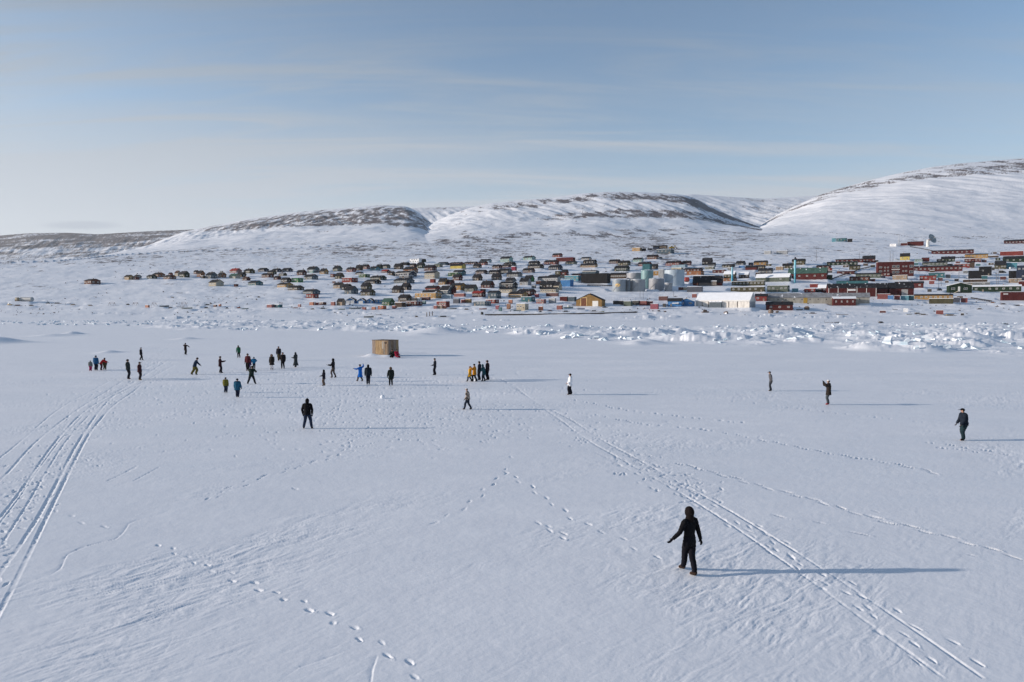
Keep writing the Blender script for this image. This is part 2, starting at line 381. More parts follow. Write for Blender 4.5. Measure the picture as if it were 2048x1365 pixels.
def smooth_path(pts, step):
    P = np.array([on_ice(*p) for p in pts]); d = np.r_[0, np.cumsum(np.hypot(*np.diff(P, axis=0).T))]
    n = max(2, int(d[-1] / step)); s = np.linspace(0, d[-1], n)
    # Catmull-like smoothing: interpolate then average
    x = np.interp(s, d, P[:, 0]); y = np.interp(s, d, P[:, 1])
    k = max(1, n // 18)
    if k > 1:
        ker = np.ones(2 * k + 1) / (2 * k + 1)
        x = np.convolve(np.pad(x, k, mode='edge'), ker, 'valid'); y = np.convolve(np.pad(y, k, mode='edge'), ker, 'valid')
    return x, y
def groove(pts, width=0.12, depth=0.035, rim=0.12, step=None, one_sided=0):
    width *= .36; depth *= .48 if not one_sided else .38
    X_, Y_ = smooth_path(pts, 1.2 if not one_sided else .35)
    for i in range(len(X_) - 1):
        ax, ay, bx, by = X_[i], Y_[i], X_[i + 1], Y_[i + 1]
        mx_, my_ = (ax + bx) / 2, (ay + by) / 2
        k = 1 + my_ / 110
        L = math.hypot(bx - ax, by - ay) + 1e-6
        wd = window(mx_, my_, abs(bx - ax) / 2 + width * 3.5 * k, abs(by - ay) / 2 + width * 3.5 * k)
        if wd is None: continue
        fade = .25 + .75 * sstep(-.35, .25, float(noise(mx_ / 5, my_ / 5, 91)))
        dx = XN[wd] - ax; dy = YYN[wd] - ay; tx, ty = (bx - ax) / L, (by - ay) / L
        s = dx * tx + dy * ty; n_ = -dx * ty + dy * tx
        inside = (s >= 0) & (s < L)
        r = n_ / (width * k)
        if one_sided: prof = depth * one_sided * (sstep(-0.4, 0.4, r) * np.exp(-np.clip(r, 0, 9) / 1.2))
        else: prof = -depth * np.exp(-r ** 4) + depth * rim * np.exp(-((np.abs(r) - 1.5) / 0.5) ** 2)
        if one_sided: prof = prof * np.sin(np.pi * np.clip((i + np.clip(s / L, 0, 1)) / (len(X_) - 1), 0, 1)) ** .5
        prof = prof * fade * (1 + .7 * noise(XN[wd] * 5, YYN[wd] * 5, 92))
        ZN[wd] += np.where(inside, prof, 0)
def trail(pts, pace=0.72, depth=0.06, jit=0.1, skip=0.0, L=0.2):
    X_, Y_ = smooth_path(pts, pace)
    for i in range(len(X_) - 1):
        if rnd.random() < skip: continue
        a = math.atan2(Y_[i + 1] - Y_[i], X_[i + 1] - X_[i]); sd = 0.11 * (1 if i % 2 else -1)
        footprint(X_[i] - math.sin(a) * sd + rnd.uniform(-jit, jit) * .5, Y_[i] + math.cos(a) * sd + rnd.uniform(-jit, jit) * .5,
                  a + rnd.uniform(-.2, .2), depth * rnd.uniform(.6, 1.2), L)
rnd = random.Random(4)
# snowmobile and sledge tracks sweeping in from the left
for pts, wd_, dp in [
    ([(-60, 955), (0, 920), (92, 838), (121, 815), (211, 767), (250, 743), (300, 715)], .10, .035),
    ([(-80, 1030), (0, 967), (58, 896), (105, 856), (158, 817), (248, 761), (320, 722)], .12, .045),
    ([(-60, 1105), (0, 1040), (32, 1000), (69, 941), (116, 877), (164, 825), (224, 788), (266, 767), (330, 725)], .11, .05),
    ([(-60, 1118), (0, 1047), (36, 1000), (78, 937), (123, 878), (172, 826), (232, 788)], .07, .03),
    ([(-60, 1180), (0, 1099), (62, 1000), (105, 920), (137, 877), (161, 846), (211, 801), (272, 761), (345, 715)], .09, .035),
    ([(-60, 1225), (0, 1146), (48, 1088), (97, 1000), (140, 914), (169, 864), (195, 827), (227, 790), (284, 766), (350, 730)], .13, .055),
    ([(-60, 1325), (0, 1226), (48, 1128), (80, 1064), (111, 1000), (156, 909), (182, 861), (224, 813), (253, 793), (286, 768)], .13, .06),
    ([(280, 768), (330, 762), (375, 757), (450, 757), (520, 752), (600, 745)], .12, .04),
    ([(0, 873), (60, 852), (110, 834), (150, 818)], .09, .025),
    ([(250, 945), (275, 932)], .10, .03), ([(215, 962), (272, 936)], .08, .03), ([(268, 962), (318, 935)], .08, .03)]:
    groove(pts, wd_, dp)
# two long tracks from the middle to the lower right
groove([(985, 752), (1024, 769), (1087, 817), (1130, 846), (1172, 880), (1230, 912), (1288, 946), (1388, 1000), (1536, 1099), (1643, 1182), (1728, 1238), (1894, 1365), (1950, 1405)], .10, .06)
groove([(1000, 757), (1077, 808), (1151, 843), (1188, 872), (1277, 920), (1351, 962), (1425, 1000), (1536, 1067), (1627, 1128), (1718, 1187), (1793, 1238), (1894, 1302), (1975, 1365), (2030, 1405)], .10, .06)
groove([(1085, 825), (1140, 850), (1200, 880)], .06, .03); groove([(1190, 905), (1290, 958)], .06, .03)
# wind-cut edge of an old drift
groove([(-20, 1194), (30, 1178), (70, 1160), (110, 1147), (125, 1135), (132, 1112), (165, 1095), (235, 1078), (252, 1060), (260, 1045), (330, 1028), (345, 1018)], .10, .07, one_sided=-1)
groove([(232, 1352), (290, 1322), (335, 1303), (345, 1280), (346, 1262)], .10, .05, one_sided=-1)
groove([(345, 1250), (385, 1228)], .08, .04, one_sided=-1)
groove([(560, 1362), (600, 1335), (640, 1322), (700, 1300)], .09, .04, one_sided=-1)
groove([(742, 1370), (748, 1325), (756, 1310)], .12, .05, one_sided=-1)
for k in range(140):            # scalloped drift ridges in the lower left
    x, y = rnd.uniform(-40, 760), rnd.uniform(1040, 1400)
    if not (abs(y - (1250 - 0.05 * (x - 350))) < 150 and x > 60): continue
    l_ = rnd.uniform(12, 42)
    groove([(x, y), (x + l_ * .5, y - l_ * .28 + rnd.uniform(-3, 3)), (x + l_, y - l_ * rnd.uniform(.35, .6))], .06, rnd.uniform(.006, .016), one_sided=-1)
# foot trails
trail([(118, 1022), (140, 1036), (200, 1056), (245, 1066)], .8, .06)
trail([(325, 1090), (375, 1115), (430, 1138), (490, 1163), (560, 1190), (625, 1218), (690, 1250), (760, 1290), (830, 1338), (870, 1370)], .46, .075, L=.13)
trail([(1015, 945), (1060, 975), (1110, 1010), (1150, 1040), (1200, 1060), (1280, 1100), (1345, 1135)], .75, .07)
trail([(865, 1045), (905, 1030), (950, 1000), (1005, 950), (1025, 930)], .75, .06)
trail([(1360, 928), (1450, 952), (1536, 975), (1640, 1003), (1730, 1030), (1840, 1058), (1940, 1085), (2048, 1117), (2120, 1140)], .55, .12, L=.30)
trail([(1190, 828), (1290, 850), (1420, 860), (1550, 885), (1700, 915), (1800, 928), (1980, 977)], .6, .12, skip=.2, L=.28)
trail([(1150, 800), (1250, 820), (1400, 838), (1536, 850)], .7, .14, skip=.2, L=.3)
trail([(1640, 1003), (1720, 1015), (1850, 1050)], .9, .05, skip=.3)
trail([(1860, 885), (1930, 895), (2048, 915)], .6, .14, L=.28); trail([(1880, 895), (1960, 905), (2060, 930)], .6, .14, skip=.2, L=.28)
trail([(1100, 775), (1300, 790), (1500, 806), (1700, 830), (1900, 850)], .8, .10, skip=.4, L=.3)
trail([(1560, 1030), (1680, 1055), (1800, 1085), (1900, 1100)], .9, .10, skip=.4, L=.3)
trail([(1430, 1010), (1500, 1045), (1640, 1130), (1760, 1210), (1850, 1262), (1960, 1325), (2030, 1370)], .7, .07, skip=.1)
trail([(1400, 1010), (1520, 1085), (1640, 1165), (1700, 1205), (1800, 1285), (1900, 1350)], .55, .06, jit=.3, skip=.2)
trail([(1450, 1020), (1560, 1100), (1700, 1190), (1850, 1300), (1930, 1365)], .6, .06, jit=.3, skip=.3)
trail([(1940, 1108), (1990, 1116)], .3, .06)
trail([(1080, 1045), (1130, 1075), (1150, 1083)], .3, .07)
trail([(690, 800), (665, 830), (680, 850), (715, 880), (690, 905), (620, 930), (560, 940), (470, 975), (380, 1010)], .5, .06, jit=.5)
trail([(360, 800), (520, 850), (560, 900), (700, 900), (740, 890)], .6, .05, jit=.5)
trail([(820, 880), (860, 890), (910, 900)], .6, .06); trail([(905, 840), (860, 862), (780, 872)], .6, .05)
for k in range(3400):           # trampled ground round the players and along the track
    if k < 2350: x, y = rnd.gauss(640, 210), 742 + abs(rnd.gauss(0, 52))
    elif k < 2700: x, y = rnd.gauss(900, 110), rnd.gauss(835, 30)
    elif k < 3100:
        s = rnd.random(); x, y = 300 - 330 * s + rnd.gauss(0, 32), 770 + 330 * s * s + 40 * s + rnd.gauss(0, 22)
    else: s = rnd.random(); x, y = 1090 + 320 * s + rnd.gauss(0, 26), 810 + 190 * s + rnd.gauss(0, 16)
    if y < 700 or x < -200 or x > 2200: continue
    X_, Y_ = on_ice(x, y); footprint(X_, Y_, rnd.uniform(0, 3.14), rnd.uniform(.03, .075))
# the packed route going inland above the track (x 340, rows 650-740)
for k in range(500):
    s = rnd.random(); X_, Y_ = on_ice(300 + 45 * s + rnd.gauss(0, 14), 745 - 78 * s); footprint(X_, Y_, rnd.uniform(0, 3.14), .06)
# drifts banked against things
def bump(px, py, rx, ry, h, sharp=1.0):
    x, y = on_ice(px, py); wd = window(x, y, rx * 3, ry * 3)
    if wd is None: return
    a = (XN[wd] - x) / rx; b = (YYN[wd] - y) / ry
    ZN[wd] += h * np.exp(-(a * a + b * b) ** sharp)
bump(-14, 687, 4.5, 5, 1.3); bump(45, 686, 5, 3, .15); bump(112, 672, 4, 4, .45); bump(145, 669, 2.0, 3, .8); bump(92, 673, 3, 3, .25)
bump(373, 679, 2.2, 3, .5); bump(219, 706, 1.4, 2, .38); bump(868, 667, 7, 6, 1.7); bump(842, 671, 4, 4, .6)
bump(1290, 687, 3.5, 5, .9); bump(1270, 690, 2, 3, .5); bump(1100, 663, 9, 8, 1.2)
bump(758, 714.5, 1.9, .8, .30); bump(742, 714, .9, .9, .35); bump(776, 715, .8, .6, .2); bump(1727, 701, 2, 3, .5)
# pressure ice: a belt of jumbled slabs between the flat ice and the shore
top = line([(-3000, 640), (0, 640), (250, 641), (420, 638), (620, 637), (800, 643), (900, 648), (980, 652), (1100, 653), (1300, 654), (1500, 650), (1700, 646), (1900, 648), (2048, 645), (3000, 645)])
bot = line([(-3000, 650), (0, 650), (250, 652), (350, 660), (430, 661), (600, 662), (800, 666), (900, 668), (1000, 666), (1080, 676), (1200, 682), (1300, 688), (1400, 686), (1500, 694), (1650, 692), (1750, 702), (1900, 706), (2048, 712), (3000, 712)])
yt_ = -CAM_H / np.array([ray(CX, max(r, 640.5))[1] for r in top]); yb_ = -CAM_H / np.array([ray(CX, r)[1] for r in bot])
n_e = fbm(XN / 28, YYN / 28, 3, 81)
msk = sstep(yb_[None, :] * 0.97, yb_[None, :] * 1.10, YYN * (1 + .12 * n_e)) * (1 - sstep(yt_[None, :] * 0.8, yt_[None, :] * 1.02, YYN * (1 + .1 * n_e)))
msk = msk * np.interp(PX, [0, 300, 380, 800, 950, 1050, 1250, 2048], [.35, .6, 1, 1, .55, .9, .9, 1.0])[None, :]
sel = msk > 0.01
x_, y_ = XN[sel], YYN[sel]
clus = sstep(-0.25, 0.40, fbm(x_ / 22, y_ / 18, 3, 82)); huge = slabs(x_ / 12 + .3 * noise(x_ / 5, y_ / 5, 3), y_ / 9, 89)
big = slabs(x_ / 5.5 + .3 * noise(x_ / 3, y_ / 3, 1), y_ / 5.5, 83); sml = slabs(x_ / 1.9, y_ / 1.9, 84); tny = slabs(x_ / .8, y_ / .8, 85)
ZN[sel] += msk[sel] * (clus * (0.9 * huge + 0.65 * big + 0.20 * sml + .05 * tny) + 0.25 * sml * sstep(.0, .3, fbm(x_ / 8, y_ / 8, 2, 86)) + 0.5 * clus)
far_r = (YYN > 300) & (~sel)
ZN += 0.5 * slabs(XN / 5, YYN / 5, 87) * sstep(.1, .5, fbm(XN / 25, YYN / 25, 3, 88)) * sstep(290, 360, YYN) * np.interp(PX, [0, 900, 1000, 1350, 1450], [1, 1, .1, .1, .8])[None, :] * (1 - sstep(405, 430, YYN))
for _ in range(4):      # wind has filled the joints with snow
    zc2 = ZN.copy(); zc2[1:-1, 1:-1] = (ZN[1:-1, 1:-1] * 4 + ZN[:-2, 1:-1] + ZN[2:, 1:-1] + ZN[1:-1, :-2] + ZN[1:-1, 2:]) / 8
    ZN = np.where(msk > .01, np.maximum(zc2, ZN * .5 + zc2 * .5), ZN)
ZN[-1] = 0.0
# ------------------------------------------------------------------ object helpers
class MB:
    """collects boxes, prisms and tubes and links them as one mesh object"""
    def __init__(s): s.v = []; s.f = []; s.m = []
    def face(s, idx, mi=0): s.f.append(tuple(idx)); s.m.append(mi)
    def box(s, x0, x1, y0, y1, z0, z1, mi=0):
        b = len(s.v); s.v += [(x0, y0, z0), (x1, y0, z0), (x1, y1, z0), (x0, y1, z0), (x0, y0, z1), (x1, y0, z1), (x1, y1, z1), (x0, y1, z1)]
        for q in ((0, 3, 2, 1), (4, 5, 6, 7), (0, 1, 5, 4), (1, 2, 6, 5), (2, 3, 7, 6), (3, 0, 4, 7)): s.face([b + i for i in q], mi)
        return s
    def hull(s, pts_a, pts_b, mi=0):
        """prism between two equal outlines"""
        b = len(s.v); n = len(pts_a); s.v += [tuple(p) for p in pts_a] + [tuple(p) for p in pts_b]
        s.face([b + i for i in range(n)][::-1], mi); s.face([b + n + i for i in range(n)], mi)
        for i in range(n): j = (i + 1) % n; s.face((b + i, b + j, b + n + j, b + n + i), mi)
        return s
    def tube(s, p, q, r0, r1=None, n=8, mi=0):
        r1 = r0 if r1 is None else r1; p = Vector(p); q = Vector(q); d = (q - p).normalized()
        a = d.orthogonal().normalized(); c = d.cross(a)
        A = [p + (a * math.cos(2 * math.pi * i / n) + c * math.sin(2 * math.pi * i / n)) * r0 for i in range(n)]
        B = [q + (a * math.cos(2 * math.pi * i / n) + c * math.sin(2 * math.pi * i / n)) * r1 for i in range(n)]
        return s.hull(A, B, mi)
    def ring(s, rings, mi=0, close=True):
        """loft through rings of equal length"""
        b = len(s.v); n = len(rings[0])
        for r_ in rings: s.v += [tuple(p) for p in r_]
        for k in range(len(rings) - 1):
            for i in range(n):
                j = (i + 1) % n; s.face((b + k * n + i, b + k * n + j, b + (k + 1) * n + j, b + (k + 1) * n + i), mi)
        if close:
            s.face([b + i for i in range(n)][::-1], mi); s.face([b + (len(rings) - 1) * n + i for i in range(n)], mi)
        return s
    def mesh(s, name, mats, smooth=False):
        me = bpy.data.meshes.new(name); me.from_pydata(s.v, [], s.f)
        for m in (mats if isinstance(mats, (list, tuple)) else [mats]): me.materials.append(m)
        me.polygons.foreach_set('material_index', s.m)
        if smooth: me.polygons.foreach_set('use_smooth', [True] * len(s.f))
        bm = bmesh.new(); bm.from_mesh(me); bmesh.ops.recalc_face_normals(bm, faces=bm.faces); bm.to_mesh(me); bm.free()
        me.update(); return me
    def build(s, name, mats, parent=None, loc=(0, 0, 0), smooth=False, rot=0):
        o = bpy.data.objects.new(name, s.mesh(name, mats, smooth)); COL.objects.link(o)
        o.location = loc; o.rotation_euler = (0, 0, rot); o.parent = parent
        return o
def link(name, me, parent=None, loc=(0, 0, 0), rot=0, scale=None):
    o = bpy.data.objects.new(name, me); COL.objects.link(o); o.parent = parent; o.location = loc; o.rotation_euler = (0, 0, rot)
    if scale: o.scale = scale
    return o
def empty(name, loc, rot=0, label=None, cat=None, group=None):
    o = bpy.data.objects.new(name, None); COL.objects.link(o); o.empty_display_size = 0.5
    o.location = loc; o.rotation_euler = (0, 0, rot)
    return tag(o, label, cat, group)
def tag(o, label=None, cat=None, group=None):
    if label: o['label'] = label
    if cat: o['category'] = cat
    if group: o['group'] = group
    return o

# name, linear colour
WC = {'r': ('red', (.33, .035, .025)), 'dr': ('dark red', (.16, .022, .020)), 'm': ('maroon', (.12, .028, .030)), 'rb': ('reddish brown', (.20, .060, .035)),
      'o': ('orange brown', (.36, .125, .035)), 'or': ('orange', (.55, .14, .04)), 'g': ('green', (.06, .17, .06)), 'dg': ('dark green', (.028, .062, .035)), 'k': ('charcoal', (.028, .028, .032)),
      'n': ('navy', (.035, .055, .11)), 'b': ('blue', (.005, .22, .58)), 'c': ('turquoise', (.05, .32, .42)), 't': ('teal', (.03, .20, .24)), 'y': ('yellow', (.55, .30, .06)),
      'my': ('mustard', (.42, .22, .035)), 'by': ('bright yellow', (.68, .52, .04)), 'be': ('cream', (.55, .47, .33)), 'gr': ('grey', (.22, .24, .26)), 'pg': ('pale grey', (.42, .44, .46)),
      'w': ('white', (1.0, 1.0, 1.0)), 'ow': ('off-white', (.95, .88, .78)), 'gb': ('greyish beige', (.48, .44, .36)), 'br': ('brown', (.12, .075, .05)), 'ol': ('olive', (.11, .10, .045)), 'pk': ('pink', (.42, .16, .15)), 'bg': ('blue grey', (.10, .16, .21)),
      'mt': ('mint', (.30, .52, .48)), 'pb': ('pale blue', (.30, .46, .58)), 'bgn': ('bright green', (.03, .30, .08)), 'cr': ('crimson', (.36, .02, .07)), 'tan': ('tan', (.42, .29, .18)), 'lg': ('greyish green', (.16, .20, .15))}
ROOF = {'k': ('black', (.022, .023, .028)), 's': ('snow-covered', None), 'r': ('red', (.25, .035, .03)), 'g': ('grey', (.20, .21, .23)), 'gn': ('green', (.05, .10, .085)), 'b': ('brown', (.08, .045, .035)), 'lb': ('pale blue', (.25, .36, .45))}
SNOWP = paint((.80, .82, .86), rough=.7, var=.04, scale=.4)
def muted(c):
    g_ = sum(c) / 3; return tuple((v * .72 + g_ * .28) * (.60 if max(c) < .34 else .70) for v in c)
def wall_mat(c): return paint(muted(WC[c][1]), rough=.8, var=.22, scale=.7, stretch=(1, 1, .35))
def roof_mat(c): return SNOWP if c == 's' else paint(ROOF[c][1], rough=.85, var=.3, scale=.5, snow=.03)
GLASS = paint((.03, .04, .055), rough=.12, var=.3, scale=2)
FRAME = paint((.72, .70, .66), rough=.6, var=.06)
DOORM = paint((.30, .24, .18), rough=.7, var=.2)
_wm = {}
def window_mesh(w_, h_):
    k = (round(w_, 1), round(h_, 1))
    if k not in _wm:
        m = MB(); w_, h_ = k; f = .13
        m.box(-w_ / 2, w_ / 2, -.06, .02, -h_ / 2, -h_ / 2 + f); m.box(-w_ / 2, w_ / 2, -.06, .02, h_ / 2 - f, h_ / 2)
        m.box(-w_ / 2, -w_ / 2 + f, -.055, .02, -h_ / 2 + f, h_ / 2 - f); m.box(w_ / 2 - f, w_ / 2, -.055, .02, -h_ / 2 + f, h_ / 2 - f)
        m.box(-.04, .04, -.05, .02, -h_ / 2 + f, h_ / 2 - f)
        m.box(-w_ / 2 + f, w_ / 2 - f, -.03, -.005, -h_ / 2 + f, h_ / 2 - f, 1)
        _wm[k] = m.mesh('window', [FRAME, GLASS])
    return _wm[k]
_dm = {}
def door_mesh(h_=2.0):
    k = round(h_, 1)
    if k not in _dm:
        m = MB(); m.box(-.5, .5, -.05, .02, 0, k); m.box(-.35, .35, -.07, -.05, k * .55, k * .85, 1); _dm[k] = m.mesh('door', [DOORM, GLASS])
    return _dm[k]
YAW = 30
BLD = []        # every building and box of the town, for the labels
def place(px, py, yaw):
    p = ground_at(px, py); return p, p.x / p.y, p.y / F
def building(x0, x1, yt, yb, kind, wc, rc, rf=.42, nw=3, yaw=None, ratio=None, name=None, floors=1, trim=False, door=True, rw=None, cat=None, desc=None, gate=0, cap=12):
    """kind G gable with the ridge along the front, F gable end to the front, S nearly flat roof, C steel container or box"""
    rr = random.Random(int(x0 * 13 + yt * 7))
    yaw = (YAW if yaw is None else yaw) + rr.uniform(-4, 4) * (0 if name else 1)
    th = R(yaw); pxc = (x0 + x1) / 2
    p, u, mpp = place(pxc, yb, th)
    ratio = ratio or {'G': .72, 'F': 1.1, 'S': .7, 'C': .42}[kind]
    fx = math.cos(th) + u * math.sin(th); fy = math.sin(th) - u * math.cos(th)
    wid = (x1 - x0) * mpp
    ov = .0
    L = wid / (fx + ratio * abs(fy)); W = L * ratio
    H = max((yb - yt) * mpp, .8)
    if kind == 'C': W = min(max(W, 1.0), 2.6)
    if W > cap and kind != 'F': W = cap; L = (wid - W * abs(fy)) / fx
    if kind in 'SC': L = (wid - W * abs(fy)) / fx
    # front centre: shift so that the whole outline is centred on x
    if fy > 0: off = -W * fy / 2
    else: off = W * abs(fy) / 2
    cxw = p.x + off / 1.0
    base = Vector((cxw, p.y, p.z))
    # local frame: x along the front, y into the building, z up, origin at the front centre on the ground
    rot = -th
    nm = name or {'G': 'house', 'F': 'house', 'S': 'shed', 'C': 'container'}[kind]
    o = empty(nm, base, rot)
    PADS.append((base.x + math.sin(th) * W * .5, base.y + math.cos(th) * W * .5, base.z, L / 2, W / 2, rot))
    wm = wall_mat(wc); h = H * (1 - rf) if kind in 'GF' else H - (.25 if kind == 'S' else 0)
    x2, rise = L / 2, H - h
    f0 = -1.6
    wb = MB()
    small = L < 5.5
    if kind == 'C':
        wb.box(-x2, x2, 0, W, -.1, H); wb.build('body', paint(muted(WC[wc][1]), rough=.6, var=.25, bump=2.2), o)
        d = MB(); d.box(x2, x2 + .05, .08, W / 2 - .02, .1, H - .12); d.box(x2, x2 + .05, W / 2 + .02, W - .08, .1, H - .12); d.build('door', paint(muted(WC[wc][1]), rough=.5, var=.1), o)
        for a in (-x2, x2 - .12):
            fr = MB(); fr.box(a - .02, a + .14, -.03, -.003, 0, H); fr.build('corner_post', paint(tuple(c * .7 for c in WC[wc][1]), rough=.6, var=.1), o)
        if rc == 's': s_ = MB(); s_.box(-x2 - .03, x2 + .03, -.04, W + .03, H, H + .18); s_.build('snow_cap', SNOWP, o)
    else:
        if kind == 'G':
            prof = lambda x: [(x, 0, f0), (x, W, f0), (x, W, h), (x, W / 2, H - .12), (x, 0, h)]
            wb.hull(prof(-x2), prof(x2))
            wb.build('wall', wm, o)
            e = .35 if not small else .15; th_ = .22; sl_ = rise / (W / 2)
            rb = MB()
            def rp(x): return [(x, -e, h - e * sl_), (x, W / 2, H), (x, W + e, h - e * sl_), (x, W + e, h - e * sl_ + th_), (x, W / 2, H + th_), (x, -e, h - e * sl_ + th_)]
            rb.hull(rp(-x2 - e), rp(x2 + e)); ro = rb.build('roof', roof_mat(rc), o)
            if trim:
                tb = MB()
                for xx in (-x2 - e - .04, x2 + e):
                    for a, b in (((-e, h - e * sl_), (W / 2, H)), ((W / 2, H), (W + e, h - e * sl_))):
                        tb.hull([(xx, a[0], a[1] - .1), (xx, b[0], b[1] - .1), (xx, b[0], b[1] + .26), (xx, a[0], a[1] + .26)], [(xx + .05, a[0], a[1] - .1), (xx + .05, b[0], b[1] - .1), (xx + .05, b[0], b[1] + .26), (xx + .05, a[0], a[1] + .26)])
                tb.box(-x2 - e, x2 + e, -e - .05, -e - .003, h - e * sl_ - .08, h - e * sl_ + .26)
                tb.build('trim', FRAME, o)
        elif kind == 'F':
            prof = lambda y: [(-x2, y, f0), (x2, y, f0), (x2, y, h), (0, y, H - .12), (-x2, y, h)]
            wb.hull(prof(0), prof(W)); wb.build('wall', wm, o)
            e = .35; th_ = .22; sl_ = rise / x2; rb = MB()
            def rp(y): return [(-x2 - e, y, h - e * sl_), (0, y, H), (x2 + e, y, h - e * sl_), (x2 + e, y, h - e * sl_ + th_), (0, y, H + th_), (-x2 - e, y, h - e * sl_ + th_)]
            rb.hull(rp(-e), rp(W + e)); ro = rb.build('roof', roof_mat(rc), o)
            if trim:
                tb = MB()
                for sx in (-1, 1):
                    a = (sx * (x2 + e), h - e * sl_); b = (0, H)
                    tb.hull([(a[0], -e - .05, a[1] - .1), (b[0], -e - .05, b[1] - .1), (b[0], -e - .05, b[1] + .28), (a[0], -e - .05, a[1] + .28)], [(a[0], -e - .003, a[1] - .1), (b[0], -e - .003, b[1] - .1), (b[0], -e - .003, b[1] + .28), (a[0], -e - .003, a[1] + .28)])
                tb.build('trim', FRAME, o)
        else:
            wb.box(-x2, x2, 0, W, f0, h); wb.build('wall', wm, o)
            rb = MB(); rb.box(-x2 - .2, x2 + .2, -.2, W + .2, h, h + .25); ro = rb.build('roof', roof_mat(rc), o)
        if not small and kind in 'GF' and rr.random() < .6:
            ch = MB(); cx_ = rr.uniform(-.25, .25) * L; cy_ = W / 2 if kind == 'G' else W * .5
            zc = H - (.0 if kind == 'G' else 0)
            if kind == 'F': cx_ = 0
            ch.box(cx_ - .28, cx_ + .28, cy_ - .28, cy_ + .28, zc - .3, zc + .8); ch.box(cx_ - .33, cx_ + .33, cy_ - .33, cy_ + .33, zc + .8, zc + .9, 1)
            ch.build('chimney', [paint((.18, .10, .08)), SNOWP], ro)
        # openings
        if nw and h > 1.3:
            fh = h / floors; wh = min(1.25, fh * .45); ww_ = rw or min(1.5, L / (nw + 1) * .72)
            me_ = window_mesh(max(ww_, .5), max(wh, .5))
            dcol = rr.randrange(nw + 1) if (door and nw < 8 and L > 6) else -1
            n_ = nw + (1 if dcol >= 0 else 0)
            for fl in range(floors):
                for k in range(n_):
                    xk = -x2 + L * (k + .5) / n_
                    if k == dcol and fl == 0: link('door', door_mesh(min(2.0, h * .8)), o, (xk, -.012, 0.1))
                    else: link('window', me_, o, (xk, -.012, fh * (fl + .58)))
            if W > 4.5 and fy > .12:
                for k in range(2 if W > 6.5 else 1):
                    nk = 2 if W > 6.5 else 1
                    link('window', me_, o, (x2 + .012, W * (k + .5) / nk, (h / floors) * .58), R(90))
    if gate:
        for k in range(gate):
            g_ = MB(); xg = L * ((k + .5) / gate - .5); gw = L * .3 / gate * (1.4 if gate > 1 else 1)
            g_.box(xg - gw, xg + gw, -.08, -.004, .05, h * .92); g_.build('gate', FRAME, o)
    d = desc
    if not d:
        cn = WC[wc][0]; rn = ROOF.get(rc, ('', 0))[0]
        size = 'small ' if wid < 8.5 and kind in 'GF' else ('long ' if wid > 17 else '')
        if kind == 'C': d = f'{cn} steel container' if wid > 4 else f'small {cn} storage box'
        elif kind == 'S': d = f'{size}{cn} shed, roof {rn}' if rc != 's' else f'{size}{cn} flat-roofed shed under snow'
        else: d = f'{size}{cn} house with {rn} roof'
        if floors == 2: d = 'two-storey ' + d
    short = {'G': 'house', 'F': 'house', 'S': 'shed', 'C': 'container'}[kind]
    o['category'] = cat or short
    o['group'] = {'G': 'houses of the snowy town', 'F': 'houses of the snowy town', 'S': 'sheds among the houses', 'C': 'containers and storage boxes in the town'}[kind] if not cat else o.get('group') or (cat + 's of the town')
    BLD.append([o, d, (cat or short), WC[wc][0], (x0 + x1) / 2, (yt + yb) / 2, x1 - x0])
    o['_L'] = L; o['_W'] = W; o['_H'] = H
    return o
ZN_OFF = {'A': (0, 460, 6.827), 'B': (240, 500, 8.533), 'C': (450, 500, 8.533), 'D': (660, 490, 8.533), 'E': (860, 490, 8.533), 'F': (1060, 480, 8.533), 'G': (1200, 480, 8.533),
          'H': (1380, 470, 8.533), 'I': (1580, 460, 8.533), 'J': (1808, 460, 8.533), 'K': (1500, 560, 3.737), 'P': (0, 0, 1.0)}
